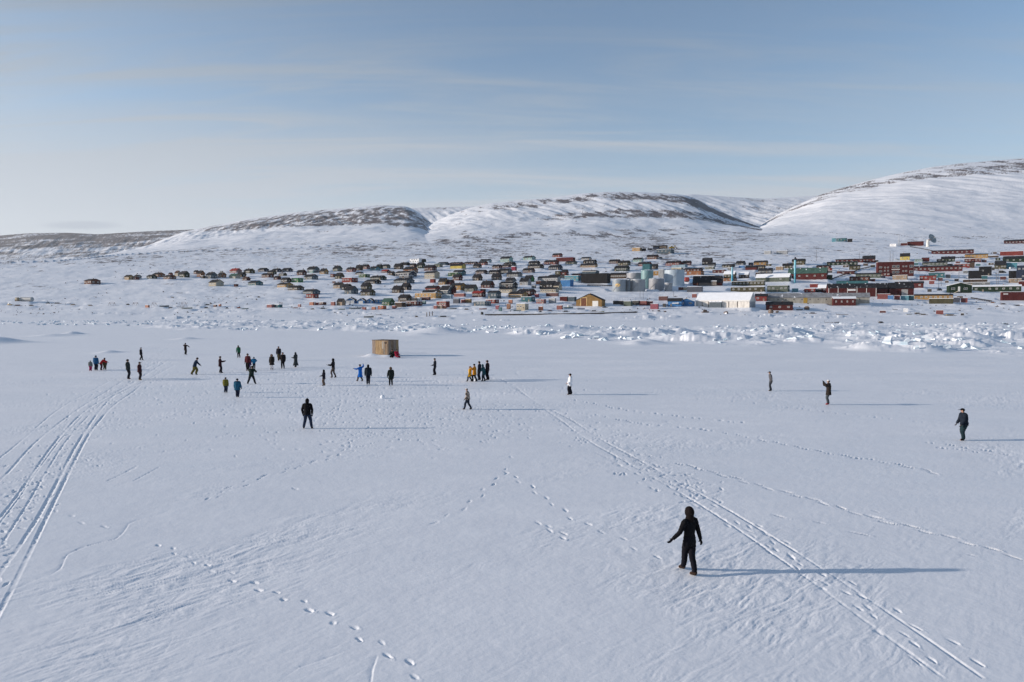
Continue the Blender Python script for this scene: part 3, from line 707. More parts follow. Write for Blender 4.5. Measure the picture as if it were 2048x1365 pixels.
# zone, left, right, top, bottom (in a blow-up of the photograph), kind, wall, roof, options
TABLE = '''
A 1150 1375 672 742 G rb k rf=.3,desc=low reddish brown house with dark roof standing alone at the town's far western end
B 235 370 430 490 G pg k nw=1
B 75 232 430 510 G y k rf=.35
B 218 332 465 512 S dr k nw=2
B 455 635 425 494 G dg k
B 550 770 388 465 G o k
B 825 905 390 440 G r k nw=1
B 740 960 430 502 G rb k
B 930 1045 360 450 G be b
B 1015 1190 365 472 G dg k floors=1,nw=4
B 1255 1352 350 415 G dr k
B 1310 1450 358 462 G o k
B 1375 1462 440 485 S br s nw=1
B 1465 1665 382 492 G bg k ratio=1.0
B 1670 1815 390 476 G o k
B 1705 1762 360 398 C bg k
B 1515 1772 510 620 G be k ratio=.8
B 1942 2020 585 630 S m k nw=0
C 80 290 318 392 G pk r rf=.5,nw=5
C 320 512 325 402 G ol k nw=4
C 200 365 385 465 G k k nw=2
C 70 262 408 490 G be gn rf=.5
C 290 436 465 526 G m b nw=2
C 395 650 530 606 G t k nw=5
C 565 750 310 376 G n k
C 800 972 320 382 G n k nw=2
C 735 882 350 422 G ol k
C 975 1157 310 376 G n k nw=4
C 625 836 400 475 G rb k rf=.35
C 915 1057 392 445 G ol g nw=2
C 830 958 447 512 G m k nw=1
C 950 1135 475 552 G k k nw=4
C 1135 1335 482 556 S bgn k nw=3
C 890 1165 560 640 G y k nw=4
C 1070 1350 610 690 G br k nw=5
C 1330 1625 675 757 G bg k nw=5
C 1385 1600 757 825 S r r nw=2
C 1400 1615 285 388 G bg k nw=4
C 1440 1532 350 397 S mt s nw=2
C 1225 1395 345 435 G m k nw=2
C 1615 1767 320 412 G my k ratio=.9,rf=.5,nw=2
C 1350 1590 420 508 G bg k nw=4
C 1840 2005 272 368 G lg k ratio=1.0,rf=.5,nw=2
C 1800 1890 415 470 S rb r nw=1
D 85 245 480 582 G ol k ratio=.95,rf=.5,nw=1
D 280 442 385 462 G r k nw=2
D 435 562 345 438 G br k rf=.55,nw=1
D 540 680 335 412 G r k nw=3
D 790 905 335 412 G dg k nw=1
D 680 852 370 440 G c k nw=2
D 885 1032 335 402 G lg k nw=4
D 205 475 560 642 S r s nw=3
D 435 576 467 512 G gr k nw=3
D 490 682 497 560 S g s nw=2
D 685 967 525 602 G dg k nw=5
D 590 875 595 667 G k k nw=5
D 40 95 622 660 C m k
D 55 250 645 745 G tan k nw=3
D 195 392 670 772 G k k ratio=1.1,rf=.5,nw=1
D 245 482 705 838 G bg k ratio=1.1,rf=.5,nw=2
D 528 718 640 768 G ol k ratio=1.0,rf=.5,nw=3
D 520 775 762 868 G ol k nw=3
D 1090 1255 320 418 G br k rf=.5,nw=2
D 1190 1370 300 352 G k k nw=0
D 1560 1642 245 297 G dg k nw=0
D 1480 1627 300 402 G dg k nw=2
D 1360 1482 320 378 G m k nw=2
D 1250 1502 375 480 G o k nw=3
D 1608 1822 345 442 G m k nw=3
D 878 1022 425 480 G m r nw=2
D 985 1112 455 517 G br k nw=2
D 1100 1482 445 542 G n k nw=5,trim=1,ratio=.6
D 1180 1424 520 575 S n s nw=5
D 1088 1442 570 657 G bg k nw=6
D 1610 1872 450 577 G be k floors=2,nw=5,rf=.25
D 1708 1806 585 650 S r k nw=0
E 725 895 500 612 G br k ratio=.9,rf=.5,nw=2
E 1050 1228 485 602 G br k ratio=.9,rf=.55,nw=2
E 385 556 505 610 G dr k ratio=.85,rf=.45,nw=3
D 1215 1392 655 772 G k k ratio=.9,rf=.5,nw=2
D 1060 1262 700 822 G br k ratio=.8,rf=.5,nw=2
E 145 312 570 682 G my k ratio=.8,rf=.5,nw=2
E 250 420 600 680 G m k nw=0,ratio=.9
D 1622 1892 700 815 G r k nw=7,rf=.3
E 320 450 690 850 G dr k nw=0,ratio=1
E 165 400 700 855 G bg k ratio=.9,rf=.5,nw=2,trim=1
E 340 622 655 772 G my k nw=3,rf=.32
E 590 812 680 800 G lg k rf=.5,nw=3
E 75 217 320 382 S lg lb nw=1
E 130 328 295 347 G bg k nw=0
E 330 584 295 347 G r k nw=4
E 345 612 322 407 G by k nw=0,ratio=.55
E 580 832 288 335 G dr k nw=4
E 820 987 280 347 G r k nw=2
E 855 1052 243 307 G pb k nw=1,yaw=20
E 735 882 322 396 G k k nw=2,rf=.5
E 775 984 430 492 G m k nw=4
E 395 612 430 512 G t k nw=1,ratio=.6
E 308 542 470 537 S g s nw=2
E 1198 1417 200 297 G mt k floors=2,nw=4,rf=.35
E 1588 1804 190 257 G mt k nw=2
E 1258 1472 295 362 G k k nw=3,ratio=.9
E 1060 1228 340 405 G dr k nw=3
E 1212 1392 335 388 G dr k nw=4
E 1388 1482 370 442 S cr s nw=0
E 1165 1402 405 487 G gr k nw=4
E 995 1212 430 503 G k k nw=5
E 1305 1577 465 547 G gr k nw=4
E 1580 1792 400 477 G m k nw=4
E 1680 1882 275 352 G k k nw=3
E 1668 1947 330 404 G br k nw=6
E 1610 1782 520 632 G bgn k ratio=1.0,rf=.55,nw=0
E 1528 1732 560 690 G pg k ratio=.95,rf=.5,nw=2
E 1290 1472 560 642 G gr k ratio=.9,rf=.6,nw=1
E 1180 1497 628 742 G k k nw=5,rf=.35,trim=1
E 1178 1484 727 820 G be k nw=4,rf=.35
E 1490 1812 755 858 G m k nw=4,rf=.35
E 1338 1672 800 902 G y k nw=7,rf=.38
E 1733 1812 690 742 C gr s
E 868 1102 615 737 G dr k ratio=.9,rf=.55,nw=2
E 860 952 755 805 S k k nw=0
E 718 952 790 892 G dr r rf=.3,nw=4
E 983 1214 785 918 G bg k ratio=.9,rf=.22,nw=2
E 410 612 830 887 C r s desc=red steel container with white stripes on its side
E 205 388 855 922 C pb s
E 395 517 925 1002 C n s
E 600 712 925 992 C my s
E 528 604 935 992 C r s
E 740 1042 960 1042 S bg s nw=3
E 955 1178 930 1002 S r s nw=2
E 1340 1412 940 1007 C or s
E 1558 1794 885 972 S t s nw=1
E 1475 1682 1003 1112 S be s nw=2
E 1308 1378 1008 1097 C o s
E 1813 1982 925 1004 S pk s nw=2
E 1118 1186 1035 1102 C cr s
E 1170 1232 1065 1132 C t k
E 1850 1932 1055 1122 C or s
D 1558 1902 775 850 G y k rf=.6,nw=0,ratio=.4,desc=yellow upper storey with a black pitched roof behind the long yellow hall,cat=house
D 1448 1905 820 915 S y s nw=5,ratio=.35,desc=long low yellow hall with a snowy flat roof
D 1483 1562 900 948 C w s
D 1560 1717 893 948 C dr s
D 1390 1492 905 970 S tan s nw=1
D 1163 1402 850 972 G br k nw=3,ratio=.8
D 885 1102 915 1037 G g gn nw=2,rf=.45
D 270 472 905 1002 F b k nw=0,trim=1,gate=2,yaw=8
D 466 634 913 1005 F b k nw=0,trim=1,gate=1,yaw=8
D 622 768 915 1002 F b k nw=2,trim=1,yaw=8
D 768 912 930 1002 S b s nw=2,yaw=8
D 113 268 920 1037 G tan k nw=0,rf=.45
D 14 97 975 1037 C r s
D 1300 1577 960 1042 S dr s nw=3
D 1108 1296 980 1062 S br s nw=0
D 1574 1642 960 1012 C t s
D 1818 2044 960 1062 S r s nw=3,ratio=.5
D 1768 1838 1040 1092 C r s
D 1842 1924 1040 1092 C tan s
D 1928 1984 1040 1092 C or s
D 1060 1132 1040 1092 C r s
D 820 964 1035 1102 S or s nw=1
D 710 784 1060 1107 C or s
D 548 622 1065 1112 C r k
C 850 982 930 987 S t s nw=1
C 713 852 930 987 S pk s nw=0
C 1243 1302 930 972 C pk s
C 1440 1530 893 947 C or s
C 1535 1600 900 947 C r s
C 1605 1732 890 942 S rb s nw=2
B 1595 1662 940 977 C m s
B 1683 1732 930 967 C or s
B 430 507 945 987 C or s
F 383 556 230 297 G r k nw=2
F 445 772 305 372 S dr r nw=0,ratio=.3
F 238 497 345 424 G r k nw=4
F 605 804 362 422 G lg k nw=2
F 873 1050 293 347 G pg k nw=5
F 905 1142 340 404 G k k nw=3
F 858 1152 405 472 G my k nw=7,ratio=.4
F 313 557 430 517 G n k nw=4
F 1345 1547 335 407 G m k nw=4
F 1500 1717 355 437 G ol k nw=3
F 1438 1702 440 532 G dg k nw=5
F 530 660 510 612 G dr k ratio=1,nw=1
F 428 545 535 602 S ol k nw=1
F 1755 1937 305 377 G mt k nw=2
F 1740 1912 135 192 S y s nw=3
F 1910 1982 150 194 S k k nw=0
F 308 604 595 657 G tan k nw=5
F 718 902 575 612 G m k nw=0
F 588 872 610 702 S c s nw=5,ratio=.4
F 888 1182 520 582 G bg k nw=0,rf=.35,trim=1
F 868 1374 575 747 S k k nw=0,ratio=.35,desc=huge windowless charcoal hall with flat roof beside the fuel tanks,cat=hall
F 1262 1366 645 740 S b k nw=1,ratio=.5
F 1350 1704 560 662 G br k nw=9,rf=.3
F 128 532 620 722 G pg k nw=9,rf=.28,ratio=.35
F 100 204 700 762 S or s nw=0
F 520 744 682 802 S b s nw=0,floors=1
F 400 545 718 862 G be k ratio=1.1,rf=.45,nw=0
F 162 470 702 835 G k k rf=.4,nw=3,ratio=.7
F 175 494 812 902 G be k rf=.3,nw=6,ratio=.5
F 273 492 908 967 C dr s
F 508 664 965 1042 S dr s nw=0
F 648 794 970 1054 S bg s nw=0
F 318 447 1000 1082 C pg s
F 80 154 925 984 C cr s
F 455 560 1120 1192 C r s
F 1418 1604 1042 1102 C k s
F 1598 1750 1043 1132 S lg s nw=0
F 1742 1872 1042 1112 C k s
F 1868 2000 1045 1122 C r s
G 795 904 1050 1122 C dr s
G 858 1004 1095 1184 C cr s
G 1070 1124 1090 1147 C k k
G 1000 1162 965 1037 C dr s
G 1570 1652 925 987 C r s
G 798 1002 252 332 G rb k nw=4
G 648 882 378 450 G r k nw=4
G 722 884 410 517 S t k nw=0
G 878 992 415 497 G br k nw=2
G 905 1012 100 160 G n k nw=0,ratio=1
G 1000 1152 95 155 G tan k rf=.35,nw=0
G 968 1268 160 237 S bg s nw=3
G 1120 1404 358 440 G r k nw=5
G 1400 1562 358 442 G r k nw=3
G 1743 1922 310 432 G k k rf=.45,floors=1,nw=2,ratio=.5
G 1845 1977 390 462 G gr k nw=0
G 1788 1964 457 502 S lg s nw=3
G 1222 1497 428 472 S pb lb nw=0
G 1213 1424 475 520 S be s nw=0
G 1423 1757 478 545 G dr k nw=4,rf=.4
G 1478 1777 530 602 S o k nw=1
G 1595 1974 610 660 S r s nw=0,ratio=.3
G 1528 1602 665 737 C b s
G 1483 1754 802 892 C n s
G 1338 1420 810 862 C dr s
G 1420 1488 812 862 C be s
G 910 1030 530 610 S my s nw=1
G 995 1100 500 662 S pg s nw=0,desc=pale grey windowless block just behind the big white fuel tank
H 545 767 500 557 G ol k nw=3
H 780 952 445 517 G gr k rf=.6,ratio=1.3,nw=2
H 998 1076 475 522 S n k nw=0
H 833 932 525 567 C b s
H 1088 1332 440 514 G my k nw=2,rf=.4
H 943 1162 525 602 G dr k nw=0,rf=.4
H 1150 1287 520 572 G ol k nw=2
H 1163 1417 570 652 G gr k nw=3,rf=.5
H 1463 1602 540 602 S tan s nw=0
H 1578 1752 490 572 G ol k nw=2
H 1738 1972 410 514 G ol k nw=4,rf=.3
H 1263 1392 275 332 S pg s nw=0
H 1474 1674 270 332 S pg s nw=0
H 383 622 600 652 S dr k nw=2
H 573 790 620 742 G ol s nw=2
H 828 1012 632 742 G br s nw=2
H 1118 1192 640 722 S br s nw=0
H 538 804 737 792 S o k nw=3
H 1118 1724 665 802 G lg s nw=1,rf=.45,ratio=.3,desc=long greyish green hall with snowy roof behind the windowed office row
H 1314 1702 862 977 S lg s nw=4,rf=.2
H 708 1284 790 868 S ol s nw=9,ratio=.25
H 690 1284 888 974 S ol s nw=5,ratio=.25
H 1108 1324 1010 1132 G r k nw=1,rf=.3
H 1740 1847 917 980 C c s
I 1238 1452 440 562 G dr k nw=3,rf=.45
I 778 1244 497 562 G dr k nw=5,rf=.2,ratio=.3
I 1448 1508 520 562 S k k nw=0
I 628 1154 540 604 G dg k nw=6,rf=.3,ratio=.3
I 1008 1198 600 684 G ol k nw=2,rf=.2
I 448 704 600 662 G dr k nw=2
I 608 722 650 704 S r k nw=1
I 845 1114 705 762 S m k nw=1
I 1118 1548 738 824 G lg k nw=5,rf=.2,ratio=.3
I 1538 1714 728 797 S dr k nw=2
I 1748 2008 772 852 S tan s nw=2
I 1012 1368 795 874 G rb k nw=3,rf=.2
I 1363 1454 840 884 S m k nw=0
I 518 724 772 862 S dg k nw=0
I -40 642 650 852 G dr gn rf=.45,nw=4,ratio=.3,desc=long dark red hall with big green roof behind the turquoise chimney,cat=hall
I 788 1334 868 940 S t k nw=0,ratio=.3
I 338 484 920 984 S r s nw=0
I 478 624 942 1064 G dr s nw=1,rf=.4
I 243 442 1000 1072 S r s nw=1
I 428 534 1012 1067 C k s
I 713 780 142 207 C c s
I 790 974 145 200 S t k nw=2
I 980 1064 155 210 S k k nw=0
I 1703 1818 240 284 S w s nw=0
I 1878 2044 400 517 G by k nw=1,rf=.45
J -60 52 225 270 S dr s nw=0
J 53 334 200 274 S dr k nw=0
J 460 1184 340 414 G dr k nw=9,rf=.25,ratio=.3
J 1035 1430 410 484 G y k nw=5,rf=.2
J 1425 1614 440 472 S br s nw=0
J 1703 2120 165 237 G m k nw=6,rf=.35
J 1633 2034 365 440 S r s nw=0
J 1680 2140 445 552 G dg k nw=3,rf=.4
J 1543 1742 530 667 G ol k nw=3,rf=.5
J 1733 1930 560 662 S c s nw=0
J 300 432 475 542 S dr k nw=0
J 178 312 500 547 S mt k nw=2
J 633 868 455 547 G dg k nw=3,rf=.4
J 308 738 545 607 G lg k nw=5,rf=.3
J 1028 1318 488 552 S dr s nw=4
J 1328 1408 515 557 C m s
J 850 1124 580 642 S r s nw=3
J 1118 1204 555 652 S br k nw=0
J 1223 1302 580 617 C t s
J 168 242 562 607 C t s
J 163 990 610 712 G dr k nw=11,rf=.18,ratio=.2
J 418 692 735 822 S t k nw=2
J 708 794 765 827 C gr s
J 263 548 780 862 S r k nw=3
J 578 658 820 874 C dr s
J 428 516 872 927 C r s
J 1273 1494 628 784 S k k nw=1,ratio=.6
J 1093 1334 698 834 S k k nw=0,ratio=.6
J 1323 1424 782 890 S t s nw=0
J 1003 1418 845 902 S br s nw=0,ratio=.3
J 1043 1464 893 944 S gr s nw=1,ratio=.3
J 1783 2004 700 830 S k k nw=0
J 1783 2004 830 905 S tan s nw=2
J 1913 2140 610 865 S n k nw=2,floors=2
J 1953 2120 872 962 S dr s nw=0
J -160 332 885 994 G dr k nw=3,rf=.25,ratio=.3
J 1158 1994 942 1058 G dg s nw=6,rf=.2,ratio=.2
J 173 830 1100 1194 G my k nw=7,rf=.2,ratio=.25
J 423 838 1170 1262 S ol s nw=0,ratio=.3
J 838 954 1155 1237 C n s
J 968 1082 1165 1242 C r s
J 903 1004 1132 1172 C br s
I 1888 2024 1125 1202 C c s
J 58 168 1122 1205 C t s
I 1778 1874 1122 1197 C r s
I 1668 1764 1120 1197 C b s
I 1488 1710 1095 1182 C r s
K 970 1014 231 247 C dr s
K 1145 1178 215 240 C w s
K 1390 1444 228 256 C r s
K 1575 1599 250 266 C k s
I 1550 1625 790 826 C n s
I 650 722 700 735 C k s
I 800 846 705 745 C dr s
I 1375 1450 600 640 C ol s
I 640 715 820 860 S gr s nw=0
I 905 1000 600 640 S br s nw=1
I 1250 1330 575 615 C br s
J 330 400 600 640 C n s
J 440 520 690 725 S br s nw=0
J 560 640 500 545 S k k nw=1
J 740 830 580 615 S br s nw=0
J 1010 1090 700 745 C gr s
J 880 960 540 575 C dr s
J 1500 1545 640 690 C k s
J 1440 1530 560 600 S br s nw=1
J 1620 1700 690 740 S k s nw=0
J 1640 1740 800 850 C dr s
J 1560 1640 480 525 S dg k nw=1
J 1520 1580 380 410 C br s
J 860 930 840 880 S k k nw=0
J 700 760 870 905 C br s
J 400 470 1010 1060 C k s
H 1640 1730 700 745 S k k nw=0
H 1030 1100 560 600 C r s
H 460 540 700 735 S br s nw=0
H 1300 1390 500 535 S ol k nw=1
H 640 720 560 600 S gr s nw=1
G 1640 1740 690 725 C k s
G 1560 1650 560 595 S br s nw=1
'''
def opts(s):
    d = {}
    if 'desc=' in s:
        a, b = s.split('desc=', 1); s = a
        if ',cat=' in b: b, c = b.split(',cat='); d['cat'] = c
        d['desc'] = b
    for kv in s.split(','):
        if '=' in kv:
            k, v = kv.split('=')
            d[k] = v if k == 'cat' else (float(v) if k in ('rf', 'ratio', 'yaw', 'rw', 'cap') else int(v))
    return d
def zpx(zone, x, y): ox, oy, sc = ZN_OFF[zone]; return ox + x / sc, oy + y / sc
for ln in TABLE.strip().splitlines():
    p = ln.split(None, 8)
    zone, a = p[0], [float(v) for v in p[1:5]]
    x0, y0 = zpx(zone, a[0], a[2]); x1, y1 = zpx(zone, a[1], a[3])
    building(x0, x1, y0, y1, p[5], p[6], p[7], **(opts(p[8]) if len(p) > 8 else {}))

def zb_(zone, x0, x1, y0, y1, kind, wc, rc, name, cat, desc, **k):
    a, c = zpx(zone, x0, y0); b, d = zpx(zone, x1, y1)
    return building(a, b, c, d, kind, wc, rc, name=name, cat=cat, desc=desc, **k)
def panel(o, name, fx0, fx1, fz0, fz1, mat, d=.07, side=0):
    """a flat piece on the front wall, in shares of its length and height"""
    L, H = o['_L'], o['_H']; m = MB(); m.box((fx0 - .5) * L, (fx1 - .5) * L, -d, -.005, fz0 * H, fz1 * H)
    return m.build(name, mat, o)
# golden boat barn by the shore
b = zb_('F', 785, 1285, 925, 1132, 'F', 'my', 'k', 'barn', 'barn', 'big golden yellow wooden barn with black roof and framed double gate near the shore', rf=.5, nw=0, ratio=.45, yaw=24)
L, H = b['_L'], b['_H']
m = MB(); x_a, x_b = -.33 * L, -.07 * L; m.box(x_a, x_a + .5, -.12, -.004, 0, .72 * H); m.box(x_b - .5, x_b, -.12, -.004, 0, .72 * H); m.box(x_a + .5, x_b - .5, -.12, -.004, .72 * H - .5, .72 * H); m.build('gate_frame', paint((.60, .42, .20)), b)
xm_ = (x_a + x_b) / 2
for xa, xb in ((x_a + .5, xm_ - .08), (xm_ + .08, x_b - .5)): m = MB(); m.box(xa, xb, -.07, -.004, 0, .72 * H - .5); m.build('gate', paint((.17, .07, .04), stretch=(3, 3, .3)), b)
panel(b, 'door', .64, .86, 0, .42, FRAME)
# white warehouse
b = zb_('H', 85, 1118, 988, 1242, 'G', 'ow', 's', 'warehouse', 'warehouse', 'long white warehouse with pale snowy roof and four dark wall gaps', rf=.56, nw=0, ratio=.42, cap=22, yaw=34)
for k in (.12, .24, .385, .62, .78): panel(b, 'doorway', k, k + .012, 0, .40, paint((.05, .04, .04)))
m = MB(); m.box(-.5 * b['_L'] - .35, .5 * b['_L'] + .35, -.45, -.3, .43 * b['_H'], .49 * b['_H']); m.build('trim', FRAME, b)
for k in range(5): m = MB(); y_ = b['_W'] * (k + .3) / 5; m.box(b['_L'] / 2 + .003, b['_L'] / 2 + .05, y_, y_ + b['_W'] * .1, .1, b['_H'] * .4); m.build('side_panel', paint((.10, .14, .20)), b)
# dark blue container full of snow in front of it
b = zb_('H', 328, 546, 1150, 1242, 'C', 'bg', 's', 'container', 'container', 'dark blue open container heaped with snow in front of the white warehouse')
m = MB(); rr_ = random.Random(3)
for k in range(9): x = rr_.uniform(-.45, .45) * b['_L']; m.box(x - .6, x + .6, .3, 2.0, b['_H'] + .16, b['_H'] + rr_.uniform(.3, .8))
m.build('snow_heap', SNOWP, b)
# blue pair
b = zb_('G', 1155, 1420, 1000, 1142, 'G', 'b', 'k', 'house', 'house', 'blue house with low black roof and snowy porch next to the blue gable', rf=.32, nw=1, ratio=.5)
m = MB(); m.box(-.1 * b['_L'], .35 * b['_L'], -2.2, -.25, b['_H'] * .38, b['_H'] * .46); m.build('porch_roof', SNOWP, b)
m = MB(); m.box(-.1 * b['_L'], .33 * b['_L'], -2.1, -2.0, 0, b['_H'] * .2); m.build('porch', wall_mat('b'), b)
zb_('G', 1338, 1618, 998, 1132, 'F', 'b', 's', 'house', 'house', 'bright blue gabled house with two white windows beside the white warehouse', rf=.38, nw=2, ratio=.6, trim=True, door=False, rw=2.2, yaw=17)
# dark red hall with white battens and a sign
b = zb_('I', 610, 1462, 918, 1142, 'G', 'dr', 'k', 'hall', 'hall', 'large dark red hall divided by white battens, white sign over its door', rf=.32, nw=0, ratio=.3, cap=18, yaw=17)
for k in range(6): panel(b, 'batten', .002 + k * .1985, .014 + k * .1985, 0, .68, FRAME, .09)
for z_ in (.655,): panel(b, 'trim', .016, .985, z_, .68, FRAME, .085)
panel(b, 'sign', .415, .575, .44, .58, paint((.78, .78, .76)), .13)
m = MB(); rr_ = random.Random(9)
for k in range(9): m.box((-.07 + k * .0165) * b['_L'], (-.07 + k * .0165 + .011) * b['_L'], -.145, -.13, .49 * b['_H'], .53 * b['_H'])
m.build('sign_lettering', paint((.12, .10, .12)), bpy.data.objects.get('sign') or b)
panel(b, 'door', .42, .57, .0, .2, paint((.10, .03, .03)), .1); panel(b, 'lintel', .41, .58, .24, .27, FRAME, .1)
b = zb_('I', 1452, 1664, 912, 1122, 'G', 'dr', 'k', 'hall', 'hall', 'short dark red wing with black roof joined to the hall with white battens', rf=.4, nw=0, ratio=.8, yaw=17)
panel(b, 'trim', 0, 1, .56, .59, FRAME, .08)
b = zb_('I', 1655, 2110, 905, 1128, 'G', 'dr', 'k', 'hall', 'hall', 'dark red hall with open loading bay behind the row of coloured containers', rf=.4, nw=0, ratio=.4, yaw=17)
panel(b, 'trim', 0, 1, .57, .60, FRAME, .08)
m = MB(); m.box(.0 * b['_L'], .26 * b['_L'], -.12, -.004, .02 * b['_H'], .5 * b['_H']); m.build('gate', paint((.35, .34, .33)), b)
# big red three storey block
b = zb_('I', 1460, 2108, 543, 792, 'S', 'dr', 's', 'apartment_block', 'building', 'large red flat-roofed block with tall framed window groups, the biggest on the hill', nw=0, ratio=.25, yaw=17)
L, H = b['_L'], b['_H']
def win(o, fx, fz, w_, h_): link('window', window_mesh(w_, h_), o, ((fx - .5) * o['_L'], -.012, fz * o['_H']))
for fx in (.08,): 
    for fz in (.35, .62): win(b, fx, fz, 2.4, 1.6)
for fx in (.20, .29): 
    for fz in (.38, .60): win(b, fx, fz, 1.3, 1.3)
for c in (.50, .93):
    if c < .9:
        for fx in (c - .055, c + .055):
            for fz in (.28, .66): win(b, fx, fz, 2.6, 2.3)
        panel(b, 'trim', c - .115, c + .115, .44, .49, FRAME, .08)
    else:
        for fz in (.28, .66): win(b, c, fz, 3.0, 2.4)
for fx in (.71, .79):
    for fz in (.34, .66): win(b, fx, fz, 1.4, 1.3)
# long cream row and the two red houses in front of it
b = zb_('P', 1532, 1737, 587, 607.5, 'G', 'gb', 'g', 'warehouse', 'warehouse', 'very long low cream building with grey roof and small dark windows', rf=.36, nw=0, ratio=.06, yaw=16)
for k in range(11): panel(b, 'window', .1 + k * .08, .108 + k * .08, .34, .47, paint((.05, .04, .04)))
for k in (.36, .38): panel(b, 'patch', k, k + .018, .05, .62, paint((.40, .25, .05)), .05)
zb_('H', 1288, 1754, 1145, 1290, 'G', 'dr', 'k', 'house', 'house', 'dark red low house with black roof, white warehouse to one side, three small windows', rf=.32, nw=3, ratio=.5, door=False, yaw=17)
b = zb_('I', 713, 1120, 1142, 1296, 'G', 'dr', 's', 'house', 'house', 'dark red low house with snowy roof and four narrow white windows before the cream row', rf=.2, nw=4, ratio=.4, door=False, rw=.9, yaw=17)
# long dark red hall
b = zb_('H', 45, 560, 700, 872, 'G', 'dr', 'k', 'hall', 'hall', 'big dark hall with tall black roof and red walls beside the white fuel tank', rf=.66, nw=0, ratio=.45, cap=16, yaw=22)
panel(b, 'post', .15, .17, 0, .34, paint((.6, .25, .12)), .1); panel(b, 'wall_panel', .22, .80, .0, .30, paint((.13, .11, .10)), .05)
m = MB(); m.box(.15 * b['_L'], .33 * b['_L'], -2, -.3, .05 * b['_H'], .44 * b['_H']); m.build('shed', paint((.2, .17, .15)), b)
m = MB(); m.box(.14 * b['_L'], .34 * b['_L'], -2.1, -.2, .44 * b['_H'], .50 * b['_H']); m.build('snow_cap', SNOWP, b)
# green gabled house with white door and its long wing
b = zb_('J', 722, 1158, 903, 1078, 'F', 'dg', 's', 'house', 'house', 'dark green broad-gabled house with white door and outside stairs', rf=.26, nw=0, ratio=.35, trim=True, yaw=14)
win(b, .17, .42, 2.6, 1.6); win(b, .72, .42, 2.6, 1.6)
panel(b, 'door', .385, .48, .12, .62, FRAME, .09)
m = MB(); m.hull([(-.12 * b['_L'], -1.3, .14 * b['_H']), (-.12 * b['_L'], -1.3, .2 * b['_H']), (-.3 * b['_L'], -1.3, 0.05), (-.3 * b['_L'], -1.3, -.1)], [(-.12 * b['_L'], -.1, .14 * b['_H']), (-.12 * b['_L'], -.1, .2 * b['_H']), (-.3 * b['_L'], -.1, .05), (-.3 * b['_L'], -.1, -.1)]); m.build('stairs', paint((.5, .45, .35)), b)
# dark red warehouse at the right edge with pale lettering
b = zb_('J', 1638, 2130, 1055, 1207, 'S', 'dr', 's', 'warehouse', 'warehouse', 'long windowless dark red warehouse with a small pale sign at its corner', nw=0, ratio=.2, yaw=17)
panel(b, 'sign', .05, .22, .66, .80, paint((.55, .52, .50)), .1)
# white row with three triangular windows
b = zb_('D', 1362, 1566, 240, 302, 'S', 'w', 's', 'row_house', 'row house', 'white row house with three dark triangular gable windows', nw=0, ratio=.4)
for k in range(3):
    m = MB(); x = (-.26 + .26 * k) * b['_L']; w_ = .07 * b['_L']; z0, z1 = .62 * b['_H'], .92 * b['_H']
    m.hull([(x - w_, -.06, z1), (x, -.06, z0), (x + w_, -.06, z1)], [(x - w_, -.004, z1), (x, -.004, z0), (x + w_, -.004, z1)]); m.build('window', GLASS, b)
for k in range(4): panel(b, 'window', .06 + .26 * k, .16 + .26 * k, .15, .38, GLASS)

# ------------------------------------------------------------------ fuel tanks
def plate_mat(rgb):
    m, t, bs = new_mat('tank_plate'); rgb = tuple(v * .95 for v in rgb); bs.inputs['Metallic'].default_value = .0; bs.inputs['Roughness'].default_value = .5
    c = add(t, 'ShaderNodeTexCoord'); mp = add(t, 'ShaderNodeMapping'); mp.inputs['Scale'].default_value = (.5, .5, .08)
    n = add(t, 'ShaderNodeTexNoise'); n.inputs['Scale'].default_value = 1.5; n.inputs['Detail'].default_value = 6
    t.links.new(c.outputs['Object'], mp.inputs[0]); t.links.new(mp.outputs[0], n.inputs['Vector'])
    mx = add(t, 'ShaderNodeMix', data_type='RGBA'); t.links.new(n.outputs['Fac'], mx.inputs[0])
    mx.inputs[6].default_value = (*[v * .72 for v in rgb], 1); mx.inputs[7].default_value = (*[min(1, v * 1.2) for v in rgb], 1)
    t.links.new(mx.outputs[2], bs.inputs['Base Color']); return m
